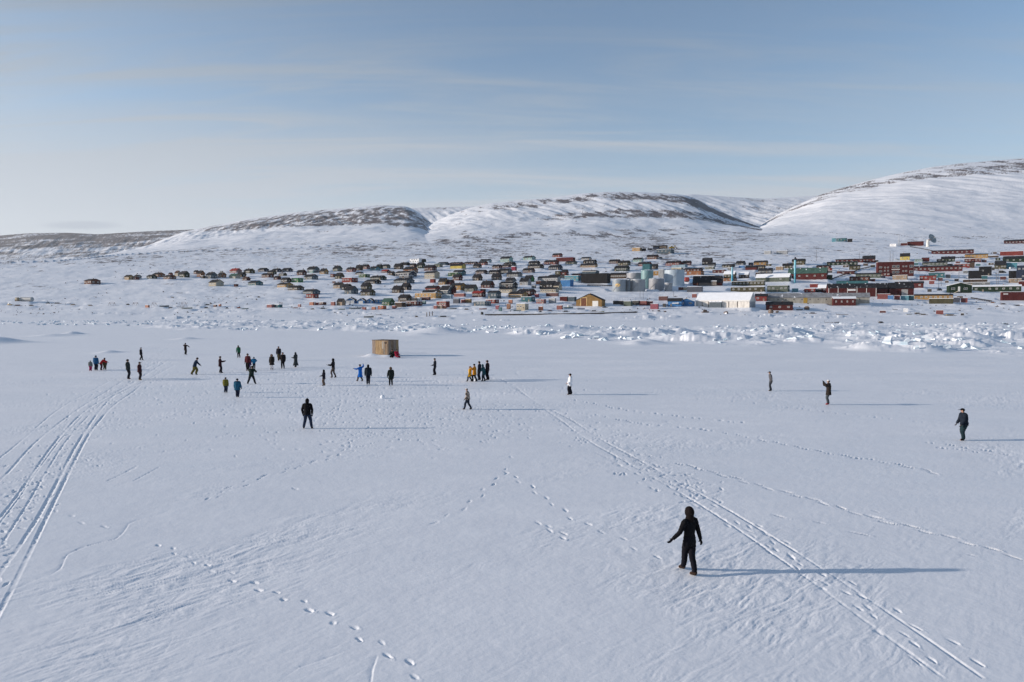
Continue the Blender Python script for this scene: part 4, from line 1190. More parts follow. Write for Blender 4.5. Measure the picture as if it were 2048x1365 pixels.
def tank(zone, x0, x1, yt, yb, rgb, desc, emblem=False, roof=(.3, .36, .42), cone=.04):
    a, c = zpx(zone, x0, yt); b_, d = zpx(zone, x1, yb)
    p = ground_at((a + b_) / 2, d); mpp = p.y / F; r = (b_ - a) * mpp / 2; H = (d - c) * mpp
    p = Vector((p.x * (1 + r / p.y), p.y + r, p.z))
    o = empty('fuel_tank', p, 0, desc, 'fuel tank', 'fuel tanks above the shore'); PADS.append((p.x, p.y, p.z, r + 1.2))
    n = 48; m = MB(); ring = lambda rr, z: [(rr * math.cos(2 * math.pi * i / n), rr * math.sin(2 * math.pi * i / n), z) for i in range(n)]
    m.ring([ring(r, -1.5), ring(r, H * .97)]); m.build('shell', plate_mat(rgb), o)
    m = MB(); m.ring([ring(r + .08, H * .97), ring(r + .08, H * .985), ring(r * .5, H * (1 + cone * .6)), ring(.3, H * (1 + cone))]); m.build('roof', paint(roof, var=.2, snow=.5), o)
    m = MB()
    for k in range(1, 4): m.ring([ring(r + .03, H * k / 4), ring(r + .03, H * k / 4 + .10)], close=False)
    m.build('hoop', paint(tuple(v * .75 for v in rgb)), o)
    # spiral stair and handrail on the sunny side
    m = MB()
    for k in range(26):
        a0 = R(200 + k * 3.6); m.box(*[0] * 0 or (r * math.cos(a0) - .35 - .3, r * math.cos(a0) - .0, r * math.sin(a0) - .25, r * math.sin(a0) + .25, H * .97 * k / 26, H * .97 * k / 26 + .12))
    m.build('stair', paint((.25, .26, .28)), o)
    if emblem:   # pale yellow-orange oval sign on the shell
        e = MB(); a0 = R(246); rx, rz = r * .36, H * .125; zc = H * .53
        pts = []; 
        for k in range(28):
            t = 2 * math.pi * k / 28; ang = a0 + rx * math.cos(t) / r; pts.append((ang, zc + rz * math.sin(t)))
        e.hull([((r + .04) * math.cos(q_), (r + .04) * math.sin(q_), z_) for q_, z_ in pts], [((r + .12) * math.cos(q_), (r + .12) * math.sin(q_), z_) for q_, z_ in pts]); e.build('emblem', paint((.80, .52, .18), rough=.4), o)
    return o
tank('G', 1100, 1437, 505, 790, (.42, .50, .57), 'biggest fuel tank, pale blue white and set highest at the right', roof=(.1, .12, .15))
tank('G', 700, 907, 515, 800, (.17, .30, .32), 'greenish blue tank standing behind the row of grey tanks', roof=(.25, .36, .40))
tank('G', 453, 728, 562, 760, (.30, .31, .34), 'grey tank in the back row behind the two front grey tanks', roof=(.25, .32, .38))
tank('G', 455, 519, 680, 880, (.12, .15, .18), 'very narrow dark tank wedged between the two large front grey tanks')
tank('G', 210, 455, 675, 886, (.26, .30, .34), 'grey fuel tank with a yellow oval emblem, at the end of the front row', emblem=True)
tank('G', 518, 772, 672, 886, (.30, .32, .34), 'plain grey fuel tank second in the front row, beside the emblem tank')
tank('G', 832, 1093, 660, 848, (.27, .28, .31), 'squat grey fuel tank with domed snowy top, third in the front row', cone=.12)
tank('G', 1100, 1232, 730, 882, (.30, .31, .33), 'small slim grey fuel tank in front of the big pale tank')
def lying_tank(zone, x0, x1, yt, yb, rgb, desc):
    a, c = zpx(zone, x0, yt); b_, d = zpx(zone, x1, yb); p = ground_at((a + b_) / 2, d); mpp = p.y / F
    L = (b_ - a) * mpp; r = (d - c) * mpp / 2
    o = empty('storage_tank', p, R(-12), desc, 'tank', 'storage tanks lying on the ground'); PADS.append((p.x, p.y, p.z, L * .5))
    m = MB(); n = 20; rg = lambda x, q_: [(x, q_ * math.cos(2 * math.pi * i / n), r + .1 + q_ * math.sin(2 * math.pi * i / n)) for i in range(n)]
    m.ring([rg(-L / 2, r * .5), rg(-L / 2 + r * .4, r), rg(L / 2 - r * .4, r), rg(L / 2, r * .5)]); m.build('body', paint(rgb, rough=.5, var=.15), o)
    for s_ in (-.3, .3): m = MB(); m.box(s_ * L - .2, s_ * L + .2, -r * .8, r * .8, -.5, r * .7); m.build('cradle', paint((.2, .15, .1)), o)
lying_tank('A', 262, 468, 922, 980, (.36, .37, .37), 'long pale grey tank lying on the snow by the shore, far west')
lying_tank('A', 212, 262, 925, 975, (.38, .30, .20), 'short beige tank next to the long pale grey lying tank')
lying_tank('G', 1438, 1527, 640, 722, (.33, .05, .04), 'red tank lying between the big pale fuel tank and the dark hall')

# ------------------------------------------------------------------ chimneys, masts, dish
def pole(zone, x, yt, yb, wpx, name, cat, desc, rgb, group=None, cap=None, guys=False, rgb2=None):
    a, c = zpx(zone, x, yt); _, d = zpx(zone, x, yb); sc = ZN_OFF[zone][2]
    p = ground_at(a, d); mpp = p.y / F; r = max(wpx / sc * mpp / 2, .08); H = (d - c) * mpp
    o = empty(name, p, 0, desc, cat, group)
    if rgb2: MB().tube((0, 0, -1), (0, 0, H * .42), r, n=16).build('lower_pipe', paint(rgb2, rough=.4), o, smooth=False); MB().tube((0, 0, H * .42), (0, 0, H), r * .97, n=16).build('upper_pipe', paint(rgb, rough=.4), o)
    else: MB().tube((0, 0, -1), (0, 0, H), r, r * .7, n=8).build('pole', paint(rgb, rough=.6), o)
    return o, p, H, r, mpp
o, p, H, r, mpp = pole('H', 718, 550, 800, 34, 'chimney', 'chimney', 'tall turquoise chimney pipe rising behind the olive office row', (.20, .42, .52), 'turquoise power station chimneys', rgb2=(.03, .27, .40))
MB().tube((0, 0, H), (0, 0, H + 1.4), r * 1.4, r * 1.2, n=16).build('cap', paint((.03, .03, .04)), o)
MB().box(-r * 2.2, r * 1.2, -r * 1.5, r * 1.5, H + .1, H + .5).build('platform', paint((.04, .04, .05)), o)
o, p, H, r, mpp = pole('H', 1788, 425, 822, 32, 'chimney', 'chimney', 'tallest turquoise chimney with dark platform top, before the green-roofed red hall', (.14, .42, .52), 'turquoise power station chimneys', rgb2=(.03, .25, .34))
MB().tube((0, 0, H), (0, 0, H + 2.2), r * .9, r * .7, n=16).build('cap', paint((.03, .03, .04)), o)
m = MB(); m.box(-r * 1.8, r * 1.5, -r * 1.5, r * 1.5, H - .3, H + .1)
for s_ in (-1.7, -.6, .5, 1.4): m.box(r * s_ - .05, r * s_ + .05, -r * 1.5, -r * 1.4, H + .1, H + 1.3)
m.build('platform', paint((.03, .03, .04)), o)
for zone, x, yt, yb, d in [('I', 450, 350, 532, 'thin grey mast on the slope above the long red hall'), ('I', 1182, 395, 500, 'short thin pole behind the long dark red house'),
        ('I', 1706, 368, 542, 'taller of the two thin masts above the big red block'), ('I', 1755, 392, 545, 'shorter of the two thin masts above the big red block'),
        ('J', 933, 545, 892, 'tall thin light mast above the green gabled house'), ('J', 590, 850, 1000, 'thin double lamp mast above the ochre building'), ('J', 636, 860, 960, 'thin mast beside the parked digger on the snow'),
        ('J', 1578, 665, 942, 'left pole of the pair above the dark green wing'), ('J', 1606, 675, 942, 'right pole of the pair above the dark green wing'), ('J', 118, 850, 1090, 'thin pole before the dark red house with white windows'),
        ('G', 683, 875, 1000, 'first of the two thin poles below the fuel tanks'), ('G', 736, 870, 1000, 'second of the two thin poles below the fuel tanks'), ('G', 1252, 885, 962, 'lone short pole in the snow above the blue house'),
        ('H', 1545, 540, 610, 'thin pole beside the tan sheds')]:
    o, p, H, r, mpp = pole(zone, x, yt, yb, 7, 'mast', 'mast', d, (.13, .13, .14), 'thin masts and light poles in the town')
    MB().box(-.7, .7, -.08, .08, H - .25, H - .1).build('crossarm', paint((.1, .1, .1)), o)
# transmitter tower
o, p, H, r, mpp = pole('I', 1857, 95, 265, 6, 'radio_tower', 'tower', 'short pale radio tower with a thin tip beside the low red sheds', (.4, .4, .4))
m = MB()
for k in range(7):
    z_ = H * .55 * k / 7; w_ = 1.1 - .11 * k
    for sx in (-1, 1): m.tube((sx * w_, -w_, z_), (-sx * (w_ - .11), -w_, z_ + H * .55 / 7), .09, n=4); m.tube((sx * w_, w_, z_), (sx * (w_ - .11), w_, z_ + H * .55 / 7), .11, n=4)
m.build('lattice', paint((.5, .48, .45)), o)
# satellite dish
a, c = zpx('J', 405, 290); p = ground_at(a, c); mpp = p.y / F
o = empty('satellite_dish', p, 0, 'big grey satellite dish on a white pedestal beside a dark red building', 'dish')
s_ = mpp / 8.533
MB().tube((0, 0, -1), (0, 0, 118 * s_), 30 * s_, 20 * s_, n=12).build('pedestal', paint((.6, .6, .58)), o)
MB().tube((0, 0, 105 * s_), (52 * s_, -4 * s_, 130 * s_), 16 * s_, 12 * s_, n=8).build('mount', paint((.35, .2, .16)), o)
m = MB(); n = 32; Rd = 84 * s_; ax = Vector((.80, .45, .40)).normalized(); e1 = ax.cross(Vector((0, 0, 1))).normalized(); e2 = ax.cross(e1); cc = Vector((58 * s_, 0, 128 * s_))
ax = Vector((.35, -.85, .40)).normalized(); e1 = ax.cross(Vector((0, 0, 1))).normalized(); e2 = ax.cross(e1)
def dr(fr, off): return [cc + (e1 * math.cos(2 * math.pi * i / n) + e2 * math.sin(2 * math.pi * i / n)) * Rd * fr * 1.0 + ax * (off + .28 * Rd * fr * fr) for i in range(n)]
m.ring([dr(.03, 0), dr(.35, 0), dr(.7, 0), dr(1, 0), dr(1, -.12), dr(.7, -.12), dr(.35, -.12), dr(.03, -.12)]); m.build('reflector', paint((.22, .27, .30), rough=.5), o, smooth=True)
m = MB()
for k in range(4): t = math.pi / 4 + k * math.pi / 2; m.tube(cc + (e1 * math.cos(t) + e2 * math.sin(t)) * Rd * .8 + ax * .18 * Rd, cc + ax * Rd * .75, .12, n=5)
m.build('feed_strut', paint((.3, .3, .3)), o); MB().tube(cc + ax * Rd * .7, cc + ax * Rd * .85, .35, n=8).build('feed_horn', paint((.4, .4, .4)), o)

# ------------------------------------------------------------------ small things along the shore
WOOD = paint((.10, .07, .05), var=.35, scale=3); DARK = paint((.035, .035, .04), var=.3, scale=2); RUST = paint((.16, .08, .05), var=.4, scale=2)
def shore(zone, x, y, w_px):
    a, d = zpx(zone, x, y); p = ground_at(a, d); return p, w_px / ZN_OFF[zone][2] * p.y / F
def boat(zone, x, y, wpx, rgb, desc, rot=0, cabin=False):
    p, L = shore(zone, x, y, wpx); L = max(L, 3); o = empty('boat', p, R(rot), desc, 'boat', 'small boats laid up on the snow'); PADS.append((p.x, p.y, p.z, L * .5))
    n = 9; rings = []
    for k in range(n):
        t = k / (n - 1); xx = (t - .5) * L; b_ = L * .17 * (1 - max(0, (t - .45) / .55) ** 2.2) ; b_ = max(b_, .04); hh = L * .14 * (1 + .35 * t * t); kz = .02 + .25 * max(0, t - .75) * L * .2
        rings.append([(xx, -b_, hh), (xx, -b_ * .8, hh * .45 + kz), (xx, 0, kz), (xx, b_ * .8, hh * .45 + kz), (xx, b_, hh), (xx, b_ * .85, hh - .04), (xx, 0, hh * .35 + kz), (xx, -b_ * .85, hh - .04)])
    m = MB(); m.ring(rings); m.build('hull', paint(rgb, rough=.5, var=.2), o)
    m = MB()
    for t in (.3, .55): m.box((t - .5) * L - .12, (t - .5) * L + .12, -L * .14, L * .14, L * .11, L * .125)
    m.build('thwart', WOOD, o)
    if cabin: m = MB(); m.box(-.05 * L, .18 * L, -L * .11, L * .11, L * .12, L * .30); m.box(-.07 * L, .2 * L, -L * .12, L * .12, L * .30, L * .32); m.build('cabin', FRAME, o)
    return o
def sledge(zone, x, y, wpx, desc, rot=0, load=None):
    p, L = shore(zone, x, y, wpx); L = max(L, 2.2); o = empty('dog_sledge', p, R(rot), desc, 'sledge', 'dog sledges left along the shore'); PADS.append((p.x, p.y, p.z, L * .5))
    for s_ in (-.4, .4):
        m = MB(); m.box(-L / 2, L * .36, s_ - .04, s_ + .04, .02, .28); m.hull([(L * .36, s_ - .04, .02), (L * .36, s_ - .04, .28), (L * .5, s_ - .04, .42), (L * .49, s_ - .04, .30)], [(L * .36, s_ + .04, .02), (L * .36, s_ + .04, .28), (L * .5, s_ + .04, .42), (L * .49, s_ + .04, .30)])
        m.build('runner', WOOD, o)
    m = MB()
    for k in range(9): m.box(-L / 2 + L * .85 * k / 8 - .06, -L / 2 + L * .85 * k / 8 + .06, -.5, .5, .285, .32)
    m.build('deck', WOOD, o)
    m = MB()
    for s_ in (-.4, .4): m.tube((-L / 2, s_, .2), (-L / 2 - .25, s_, 1.15), .035, n=5)
    m.tube((-L / 2 - .25, -.4, 1.15), (-L / 2 - .25, .4, 1.15), .03, n=5); m.build('handlebar', WOOD, o)
    if load: m = MB(); m.box(-L * .35, L * .2, -.38, .38, .32, .9); m.build('load', paint(load, var=.3), o)
def rack(zone, x, y, wpx, hpx, desc):
    p, L = shore(zone, x, y, wpx); H = hpx / ZN_OFF[zone][2] * p.y / F; o = empty('drying_rack', p, R(-20), desc, 'rack', 'wooden drying racks by the shore')
    for s_ in (-.5, .5):
        m = MB(); m.tube((s_ * L - .5, -.9, -.3), (s_ * L, 0, H), .07, n=5); m.tube((s_ * L + .5, .9, -.3), (s_ * L, 0, H), .07, n=5); m.tube((s_ * L, -.8, H * .6), (s_ * L, .8, H * .6), .06, n=5); m.build('trestle', RUST, o)
    m = MB(); m.tube((-L * .55, 0, H), (L * .55, 0, H), .07, n=5); m.tube((-L * .55, 0, H * .62), (L * .55, 0, H * .62), .06, n=5); m.build('crossbar', RUST, o)
def rock_thing(zone, x, y, wpx, hpx, desc, seed, mat=None, name='boulder', cat='boulder'):
    p, L = shore(zone, x, y, wpx); H = hpx / ZN_OFF[zone][2] * p.y / F
    bm = bmesh.new(); bmesh.ops.create_icosphere(bm, subdivisions=3, radius=1)
    rr_ = random.Random(seed); ph = [rr_.uniform(0, 9) for _ in range(6)]
    for v in bm.verts:
        n_ = v.co.copy(); d = 1 + .22 * math.sin(3 * n_.x + ph[0]) * math.cos(4 * n_.y + ph[1]) + .12 * math.sin(9 * n_.z + ph[2]) + rr_.uniform(-.05, .05)
        v.co = Vector((n_.x * L / 2 * d, n_.y * L * .35 * d, max(-.3 * H, n_.z * H * .62 * d + H * .35)))
    me = bpy.data.meshes.new(name); bm.to_mesh(me); bm.free(); me.materials.append(mat or paint((.16, .12, .10), var=.4, scale=1.5, snow=.35))
    o = link(name, me, None, p, rr_.uniform(0, 6)); tag(o, desc, cat, 'boulders near the shore' if name == 'boulder' else None); return o
# boats
boat('D', 662, 1243, 165, (.22, .22, .20), 'grey boat lying tilted on the ice edge below the blue boathouses', 8)
boat('A', 130, 1030, 92, (.40, .30, .16), 'tan boat on the snow left of the two lying tanks', 160, True)
boat('B', 1148, 1010, 170, (.55, .52, .45), 'white boat beside a drying rack near the western shore', 10)
boat('F', 655, 1172, 170, (.20, .25, .24), 'grey green boat with cabin in front of the golden barn', 10, True)
boat('F', 1218, 1235, 100, (.45, .34, .10), 'yellowish skiff at the foot of the golden barn', 12)
boat('K', 372, 228, 52, (.12, .11, .10), 'dark skiff on the snow under the low red house with three windows', 12)
boat('E', 905, 1105, 130, (.45, .20, .15), 'reddish dinghy under snow among the shore boxes', 8)
boat('E', 1490, 1132, 130, (.30, .33, .30), 'pale dinghy in front of the cream shore shed', -8)
boat('E', 395, 1100, 120, (.16, .18, .18), 'dark dinghy beside the red shore boxes', 14)
boat('D', 430, 1100, 200, (.28, .30, .31), 'grey dinghy before the blue boathouse with white gates', 6)
boat('D', 200, 1110, 120, (.20, .25, .22), 'greenish dinghy at the western end of the shore boxes', -10)
boat('B', 760, 975, 150, (.10, .12, .13), 'dark boat hull lying among sledges west of the town', 6)
boat('C', 345, 1015, 110, (.16, .20, .18), 'dark green dinghy west of the teal cabin', 10)
boat('C', 1200, 1000, 90, (.30, .18, .16), 'reddish skiff beside a snow heap east of the teal cabin', -12)
boat('F', 870, 1190, 130, (.25, .24, .30), 'violet grey dinghy in front of the golden barn gate', 6)
boat('K', 1190, 262, 44, (.5, .5, .48), 'small white skiff below the pale box on the eastern shore', 0)
boat('G', 1800, 1245, 130, (.25, .17, .13), 'brown upturned skiff in snow below the white warehouse', 8)
boat('K', 650, 322, 40, (.12, .11, .12), 'small dark skiff out on the ice below the cream row', 10)
# sledges
for i, (zn, x, y, w_, d, ld) in enumerate([
    ('K', 1905, 342, 110, 'long dark dog sledge alone on the ice at the eastern edge', (.2, .2, .2)), ('K', 692, 262, 85, 'dog sledge below the red house with four windows', None),
    ('K', 1255, 255, 60, 'sledge piled with gear on the eastern shore', (.16, .13, .1)), ('K', 1300, 264, 55, 'sledge next to the piled sledge on the eastern shore', (.1, .1, .1)),
    ('K', 1498, 269, 95, 'tan sledge right of the red shore container', (.42, .28, .14)), ('K', 590, 322, 60, 'upturned-looking sledge on the ice below the cream row', None), ('K', 980, 324, 46, 'small loaded sledge on the ice below the coloured containers', (.12, .12, .12)),
    ('K', 472, 254, 54, 'dark loaded sledge beside the low red house', (.03, .03, .04)), ('K', 1085, 225, 36, 'sledge by the spoil heap on the eastern shore', None), ('K', 1720, 222, 38, 'sledge below the dark green wing', (.1, .08, .06)),
    ('A', 790, 1010, 95, 'dark sledge west of the leftmost drying rack', (.06, .06, .08)), ('A', 1000, 1030, 120, 'loaded sledge heap on the western shore', (.1, .1, .1)), ('A', 655, 1008, 45, 'small sledge right of the lying tanks', (.1, .12, .1)),
    ('A', 430, 1040, 70, 'dark sledge in front of the long lying tank', (.05, .05, .06)), ('A', 250, 1040, 100, 'sledge with brown load below the short beige tank', (.2, .07, .05)), ('A', 1235, 1040, 90, 'sledge below the lone reddish house', (.12, .13, .13)),
    ('B', 140, 942, 60, 'small dark covered sledge beside the rusty drying rack', (.05, .05, .05)), ('B', 870, 1002, 95, 'black loaded sledge west of the white boat', (.03, .03, .03)), ('B', 1030, 980, 110, 'sledge leaning by the second drying rack', None),
    ('B', 1355, 962, 90, 'dark sledge between the white boat and the maroon box', None), ('B', 1500, 948, 110, 'long dark sledge left of the maroon box', (.07, .08, .08)), ('B', 1480, 1000, 90, 'black sledge below the maroon box', (.03, .03, .03)),
    ('B', 1830, 1003, 55, 'black snowmobile-sized sledge load near the western huts', (.03, .03, .04)), ('B', 900, 822, 60, 'small dark sledge on the open slope below the houses', (.2, .22, .24)), ('B', 1020, 742, 90, 'dark sledge on the slope under the green house', None),
    ('C', 240, 1000, 90, 'reddish sledge west of the teal cabin', (.2, .06, .05)), ('C', 1230, 830, 120, 'dark sledge in front of the red flat-roofed shed', None), ('C', 1500, 1020, 70, 'dark sledge under the orange huts', (.08, .08, .09)), ('C', 1680, 1010, 120, 'long black sledge in front of the orange huts', (.05, .05, .05)), ('C', 580, 815, 50, 'small black sledge alone on the slope', (.03, .03, .03)),
    ('D', 840, 1200, 110, 'dark sledge on the ice right of the tilted grey boat', None), ('D', 1480, 1235, 60, 'small dark sledge left of the three upright posts', (.03, .03, .03)), ('E', 240, 1235, 190, 'big loaded sledge train on the ice right of the three posts', (.06, .06, .07)),
    ('E', 630, 1110, 90, 'sledge among the shore boxes', (.1, .08, .07)), ('E', 1890, 1150, 60, 'dark sledge right under the orange storage box', (.05, .05, .05)), ('F', 350, 1220, 100, 'dark sledge left in front of the golden barn', (.05, .06, .1)), ('F', 620, 1232, 120, 'long sledge below the grey green cabin boat', (.08, .08, .09)), ('F', 1100, 1225, 130, 'sledge heaped with gear before the white barn door', (.08, .09, .1)), ('F', 1280, 1160, 90, 'dark sledge at the barn corner', (.04, .05, .06)),
    ('G', 1010, 1222, 50, 'dark sledge in the snow below the red ramp', (.06, .05, .06)), ('G', 1115, 1235, 50, 'brown grey sledge in the snow below the blue house', (.2, .15, .14)), ('J', 1930, 1300, 180, 'dark sledge heap under the long dark red warehouse', (.03, .03, .04)), ('J', 1700, 1275, 130, 'brown sledge heap below the small pale sign', (.10, .07, .06)), ('J', 1520, 1250, 80, 'brown sledge left of the long dark red warehouse', (.22, .10, .05))]):
    sledge(zn, x, y, w_, d, (-1) ** i * (5 + 7 * (i % 4)), ld)
rack('B', 265, 945, 95, 45, 'rusty drying rack at the western shore, leftmost'); rack('B', 585, 960, 75, 58, 'drying rack right of the orange storage box, western shore'); rack('B', 1090, 965, 85, 68, 'tallest drying rack, above the white boat')
rack('A', 1530, 1035, 90, 45, 'low drying rack below the lone reddish house')
rack('C', 960, 930, 40, 30, 'small rack above the teal cabin')
rock_thing('K', 155, 250, 42, 30, 'reddish brown boulder under the low red house', 5); rock_thing('K', 205, 245, 34, 12, 'flat boulder right of the reddish boulder', 6); rock_thing('K', 425, 222, 40, 24, 'angular grey boulder in the snow left of the dark sledge', 7)
rock_thing('H', 255, 1320, 90, 45, 'brown boulder on the bank below the white warehouse', 8); rock_thing('H', 615, 1345, 80, 40, 'brown boulder on the bank below the dark blue container', 9)
rock_thing('E', 890, 1190, 62, 48, 'dark rounded boulder at the end of the ice quay', 11, paint((.05, .05, .045)))
for k, x in enumerate((1652, 1700, 1747)):
    p, _ = shore('D', x, 1225 - 8 * k, 1); H = 75 / 8.533 * p.y / F
    m = MB(); m.tube((0, 0, -.5), (0, 0, H), .28, .22, n=8); o = m.build('post', WOOD, None, p)
    tag(o, ['leftmost of the three dark upright posts on the ice edge', 'middle one of the three dark upright posts', 'rightmost of the three dark upright posts'][k], 'post', 'three upright posts')
# quay edge: long low dark kerb of timber behind the smooth blue ice
pts = [shore('P', x, y, 1)[0] for x, y in ((970, 631), (1060, 630.3), (1150, 629), (1215, 627.5), (1275, 625.5))]
m = MB()
for a_, b_ in zip(pts, pts[1:]): m.hull([a_ + Vector((0, 0, -1)), a_ + Vector((0, .6, -1)), a_ + Vector((0, .6, .75)), a_ + Vector((0, 0, .75))], [b_ + Vector((0, 0, -1)), b_ + Vector((0, .6, -1)), b_ + Vector((0, .6, .75)), b_ + Vector((0, 0, .75))])
tag(m.build('quay_edge', WOOD), 'long low dark timber quay edge behind the smooth blue ice', 'quay')
# wire fence above the row of black containers
pts = [shore('G', x, y, 1)[0] for x, y in ((90, 1040), (300, 1040), (520, 1040), (740, 1042), (960, 1045))]
fo = empty('wire_fence', pts[0], 0, 'thin wire fence with many posts behind the black and red containers', 'fence')
GP = paint((.3, .3, .32)); wb = MB()
for a_, b_ in zip(pts, pts[1:]):
    for k in range(8):
        q_ = a_.lerp(b_, k / 8); q_.z = z_at(q_.x, q_.y); l_ = q_ - pts[0]; MB().box(-.04, .04, -.04, .04, -.5, 2.6).build('fence_post', GP, fo, l_)
    for z_ in (.9, 1.8, 2.5): wb.tube(a_ - pts[0] + Vector((0, 0, z_)), b_ - pts[0] + Vector((0, 0, z_)), .025, n=4)
wb.build('wire', GP, fo)
# raised service pipes, dark boxed ducts running between the buildings
for zn, pl, d in [('I', [(700, 858), (860, 800), (1050, 742), (1200, 682), (1440, 632)], 'dark raised pipe duct climbing diagonally to the big red block'), ('J', [(110, 298), (300, 330), (490, 368)], 'dark raised pipe duct running down from the satellite dish'),
    ('F', [(980, 788), (1200, 790), (1400, 797)], 'dark low pipe duct between the charcoal hall and the fuel tanks'), ('J', [(865, 485), (1035, 482), (1200, 486)], 'dark pipe duct under the yellow long house on the hill'), ('J', [(1070, 582), (1180, 555), (1330, 500)], 'dark pipe duct beside the red windowed sheds'),
    ('H', [(1180, 665), (1290, 668), (1400, 672)], 'short dark pipe duct over the snowy roof area behind the long green hall'), ('J', [(1150, 1180), (1300, 1205), (1500, 1235)], 'dark pipe duct beside the navy and red storage boxes')]:
    pts = [shore(zn, x, y, 1)[0] for x, y in pl]; m = MB()
    fo = empty('pipe_duct', pts[0], 0, d, 'pipe', 'raised service pipes')
    for a_, b_ in zip(pts, pts[1:]):
        a_, b_ = a_ - pts[0], b_ - pts[0]; m.hull([a_ + Vector((0, 0, .5)), a_ + Vector((0, .9, .5)), a_ + Vector((0, .9, 1.3)), a_ + Vector((0, 0, 1.3))], [b_ + Vector((0, 0, .5)), b_ + Vector((0, .9, .5)), b_ + Vector((0, .9, 1.3)), b_ + Vector((0, 0, 1.3))])
        for k in range(5): q_ = a_.lerp(b_, k / 5); MB().box(-.12, .12, .2, .6, -1.5, .5).build('support', DARK, fo, q_)
    m.build('duct', DARK, fo)
# yellow digger on the hill
p, _ = shore('G', 1230, 157, 1); s_ = p.y / F / 8.533
o = empty('excavator', p, 0, 'yellow excavator with bent arm raised, beside the tan hall', 'excavator'); PADS.append((p.x, p.y, p.z, 5)); YL = paint((.45, .28, .04))
MB().box(-45 * s_, 35 * s_, -1.2, 1.2, 10 * s_, 32 * s_).build('body', YL, o); MB().box(-20 * s_, 5 * s_, -1, .2, 32 * s_, 52 * s_).build('cab', paint((.2, .16, .08)), o)
for y_ in (-1.6, 1.0): MB().box(-50 * s_, 40 * s_, y_, y_ + .6, 0, 12 * s_).build('track', DARK, o)
m = MB(); m.tube((20 * s_, 0, 25 * s_), (50 * s_, 0, 58 * s_), .35, n=6); m.tube((50 * s_, 0, 58 * s_), (82 * s_, 0, 10 * s_), .28, n=6); m.build('arm', YL, o); MB().box(72 * s_, 88 * s_, -.6, .6, 0, 14 * s_).build('bucket', DARK, o)
p, _ = shore('G', 845, 175, 1); s_ = p.y / F / 8.533
o = empty('excavator', p, 0, 'dark grey small excavator left of the dark blue gable on the hill', 'excavator')
MB().box(-30 * s_, 40 * s_, -1, 1, 8 * s_, 26 * s_).build('body', DARK, o); MB().box(-32 * s_, 42 * s_, -1.2, 1.2, 0, 8 * s_).build('track', DARK, o); m = MB(); m.tube((-5 * s_, 0, 20 * s_), (-20 * s_, 0, 42 * s_), .25, n=6); m.tube((-20 * s_, 0, 42 * s_), (-38 * s_, 0, 12 * s_), .2, n=6); m.build('arm', DARK, o)
# vehicles
def van(zone, x, y, wpx, rgb, desc, rot=0):
    p, L = shore(zone, x, y, wpx); L = min(max(L, 3.6), 5.5); o = empty('parked_van', p, R(rot), desc, 'van', 'vehicles parked in the town'); PADS.append((p.x, p.y, p.z, L * .55))
    m = MB(); pr = lambda y_: [(-L / 2, y_, .35), (L / 2, y_, .35), (L / 2, y_, 1.05), (L * .36, y_, 1.15), (L * .22, y_, 1.9), (-L / 2, y_, 1.95)]
    m.hull(pr(-.9), pr(.9)); m.build('body', paint(rgb, rough=.35, var=.1), o)
    m = MB(); m.box(-L * .4, L * .18, -.92, -.905, 1.2, 1.7); m.build('side_window', GLASS, o)
    for sx in (-.32, .32):
        for sy in (-.86, .86): w_ = MB(); w_.tube((sx * L, sy - .1, .33), (sx * L, sy + .1, .33), .34, n=14); w_.build('wheel', DARK, o)
van('J', 1852, 672, 110, (.6, .62, .66), 'white van parked before the turquoise shed under the dark green roof'); van('J', 605, 1040, 60, (.06, .07, .09), 'dark vehicle parked above the ochre building', 5)
van('H', 1240, 690, 90, (.03, .03, .04), 'black vehicle on the snow before the grey gabled house'); van('G', 1035, 318, 50, (.08, .09, .1), 'small dark vehicle right of the reddish brown hill house')
van('J', 1690, 740, 90, (.05, .05, .05), 'black vehicle with red thing near the pair of poles')

# ------------------------------------------------------------------ loose stones and shore debris nobody could count
rr_ = random.Random(77); m = MB()
def chunk(p, s):
    b_ = len(m.v); 
    m.v += [(p[0] + rr_.uniform(-s, s) * .4 + dx * s, p[1] + dy * s, p[2] - .1 + dz * s * rr_.uniform(.5, 1.1)) for dx, dy, dz in ((-.5, -.5, 0), (.5, -.5, 0), (.5, .5, 0), (-.5, .5, 0), (rr_.uniform(-.3, .3), rr_.uniform(-.3, .3), 1))]
    for q_ in ((0, 1, 4), (1, 2, 4), (2, 3, 4), (3, 0, 4)): m.face([b_ + i for i in q_])
for k in range(3000):
    x = rr_.uniform(-60, 2110)
    y = rr_.choice((rr_.uniform(500, 560), rr_.uniform(520, 628), rr_.uniform(596, 632)))
    c_ = math.sin(x * .021 + y * .05) + math.sin(x * .009 - y * .11 + 1)
    if c_ < rr_.uniform(-1.2, 1.4): continue
    p = ground_at(x, y); chunk(p, rr_.choice((.35, .5, .5, .8, 1.1)))
def_ice = MB()
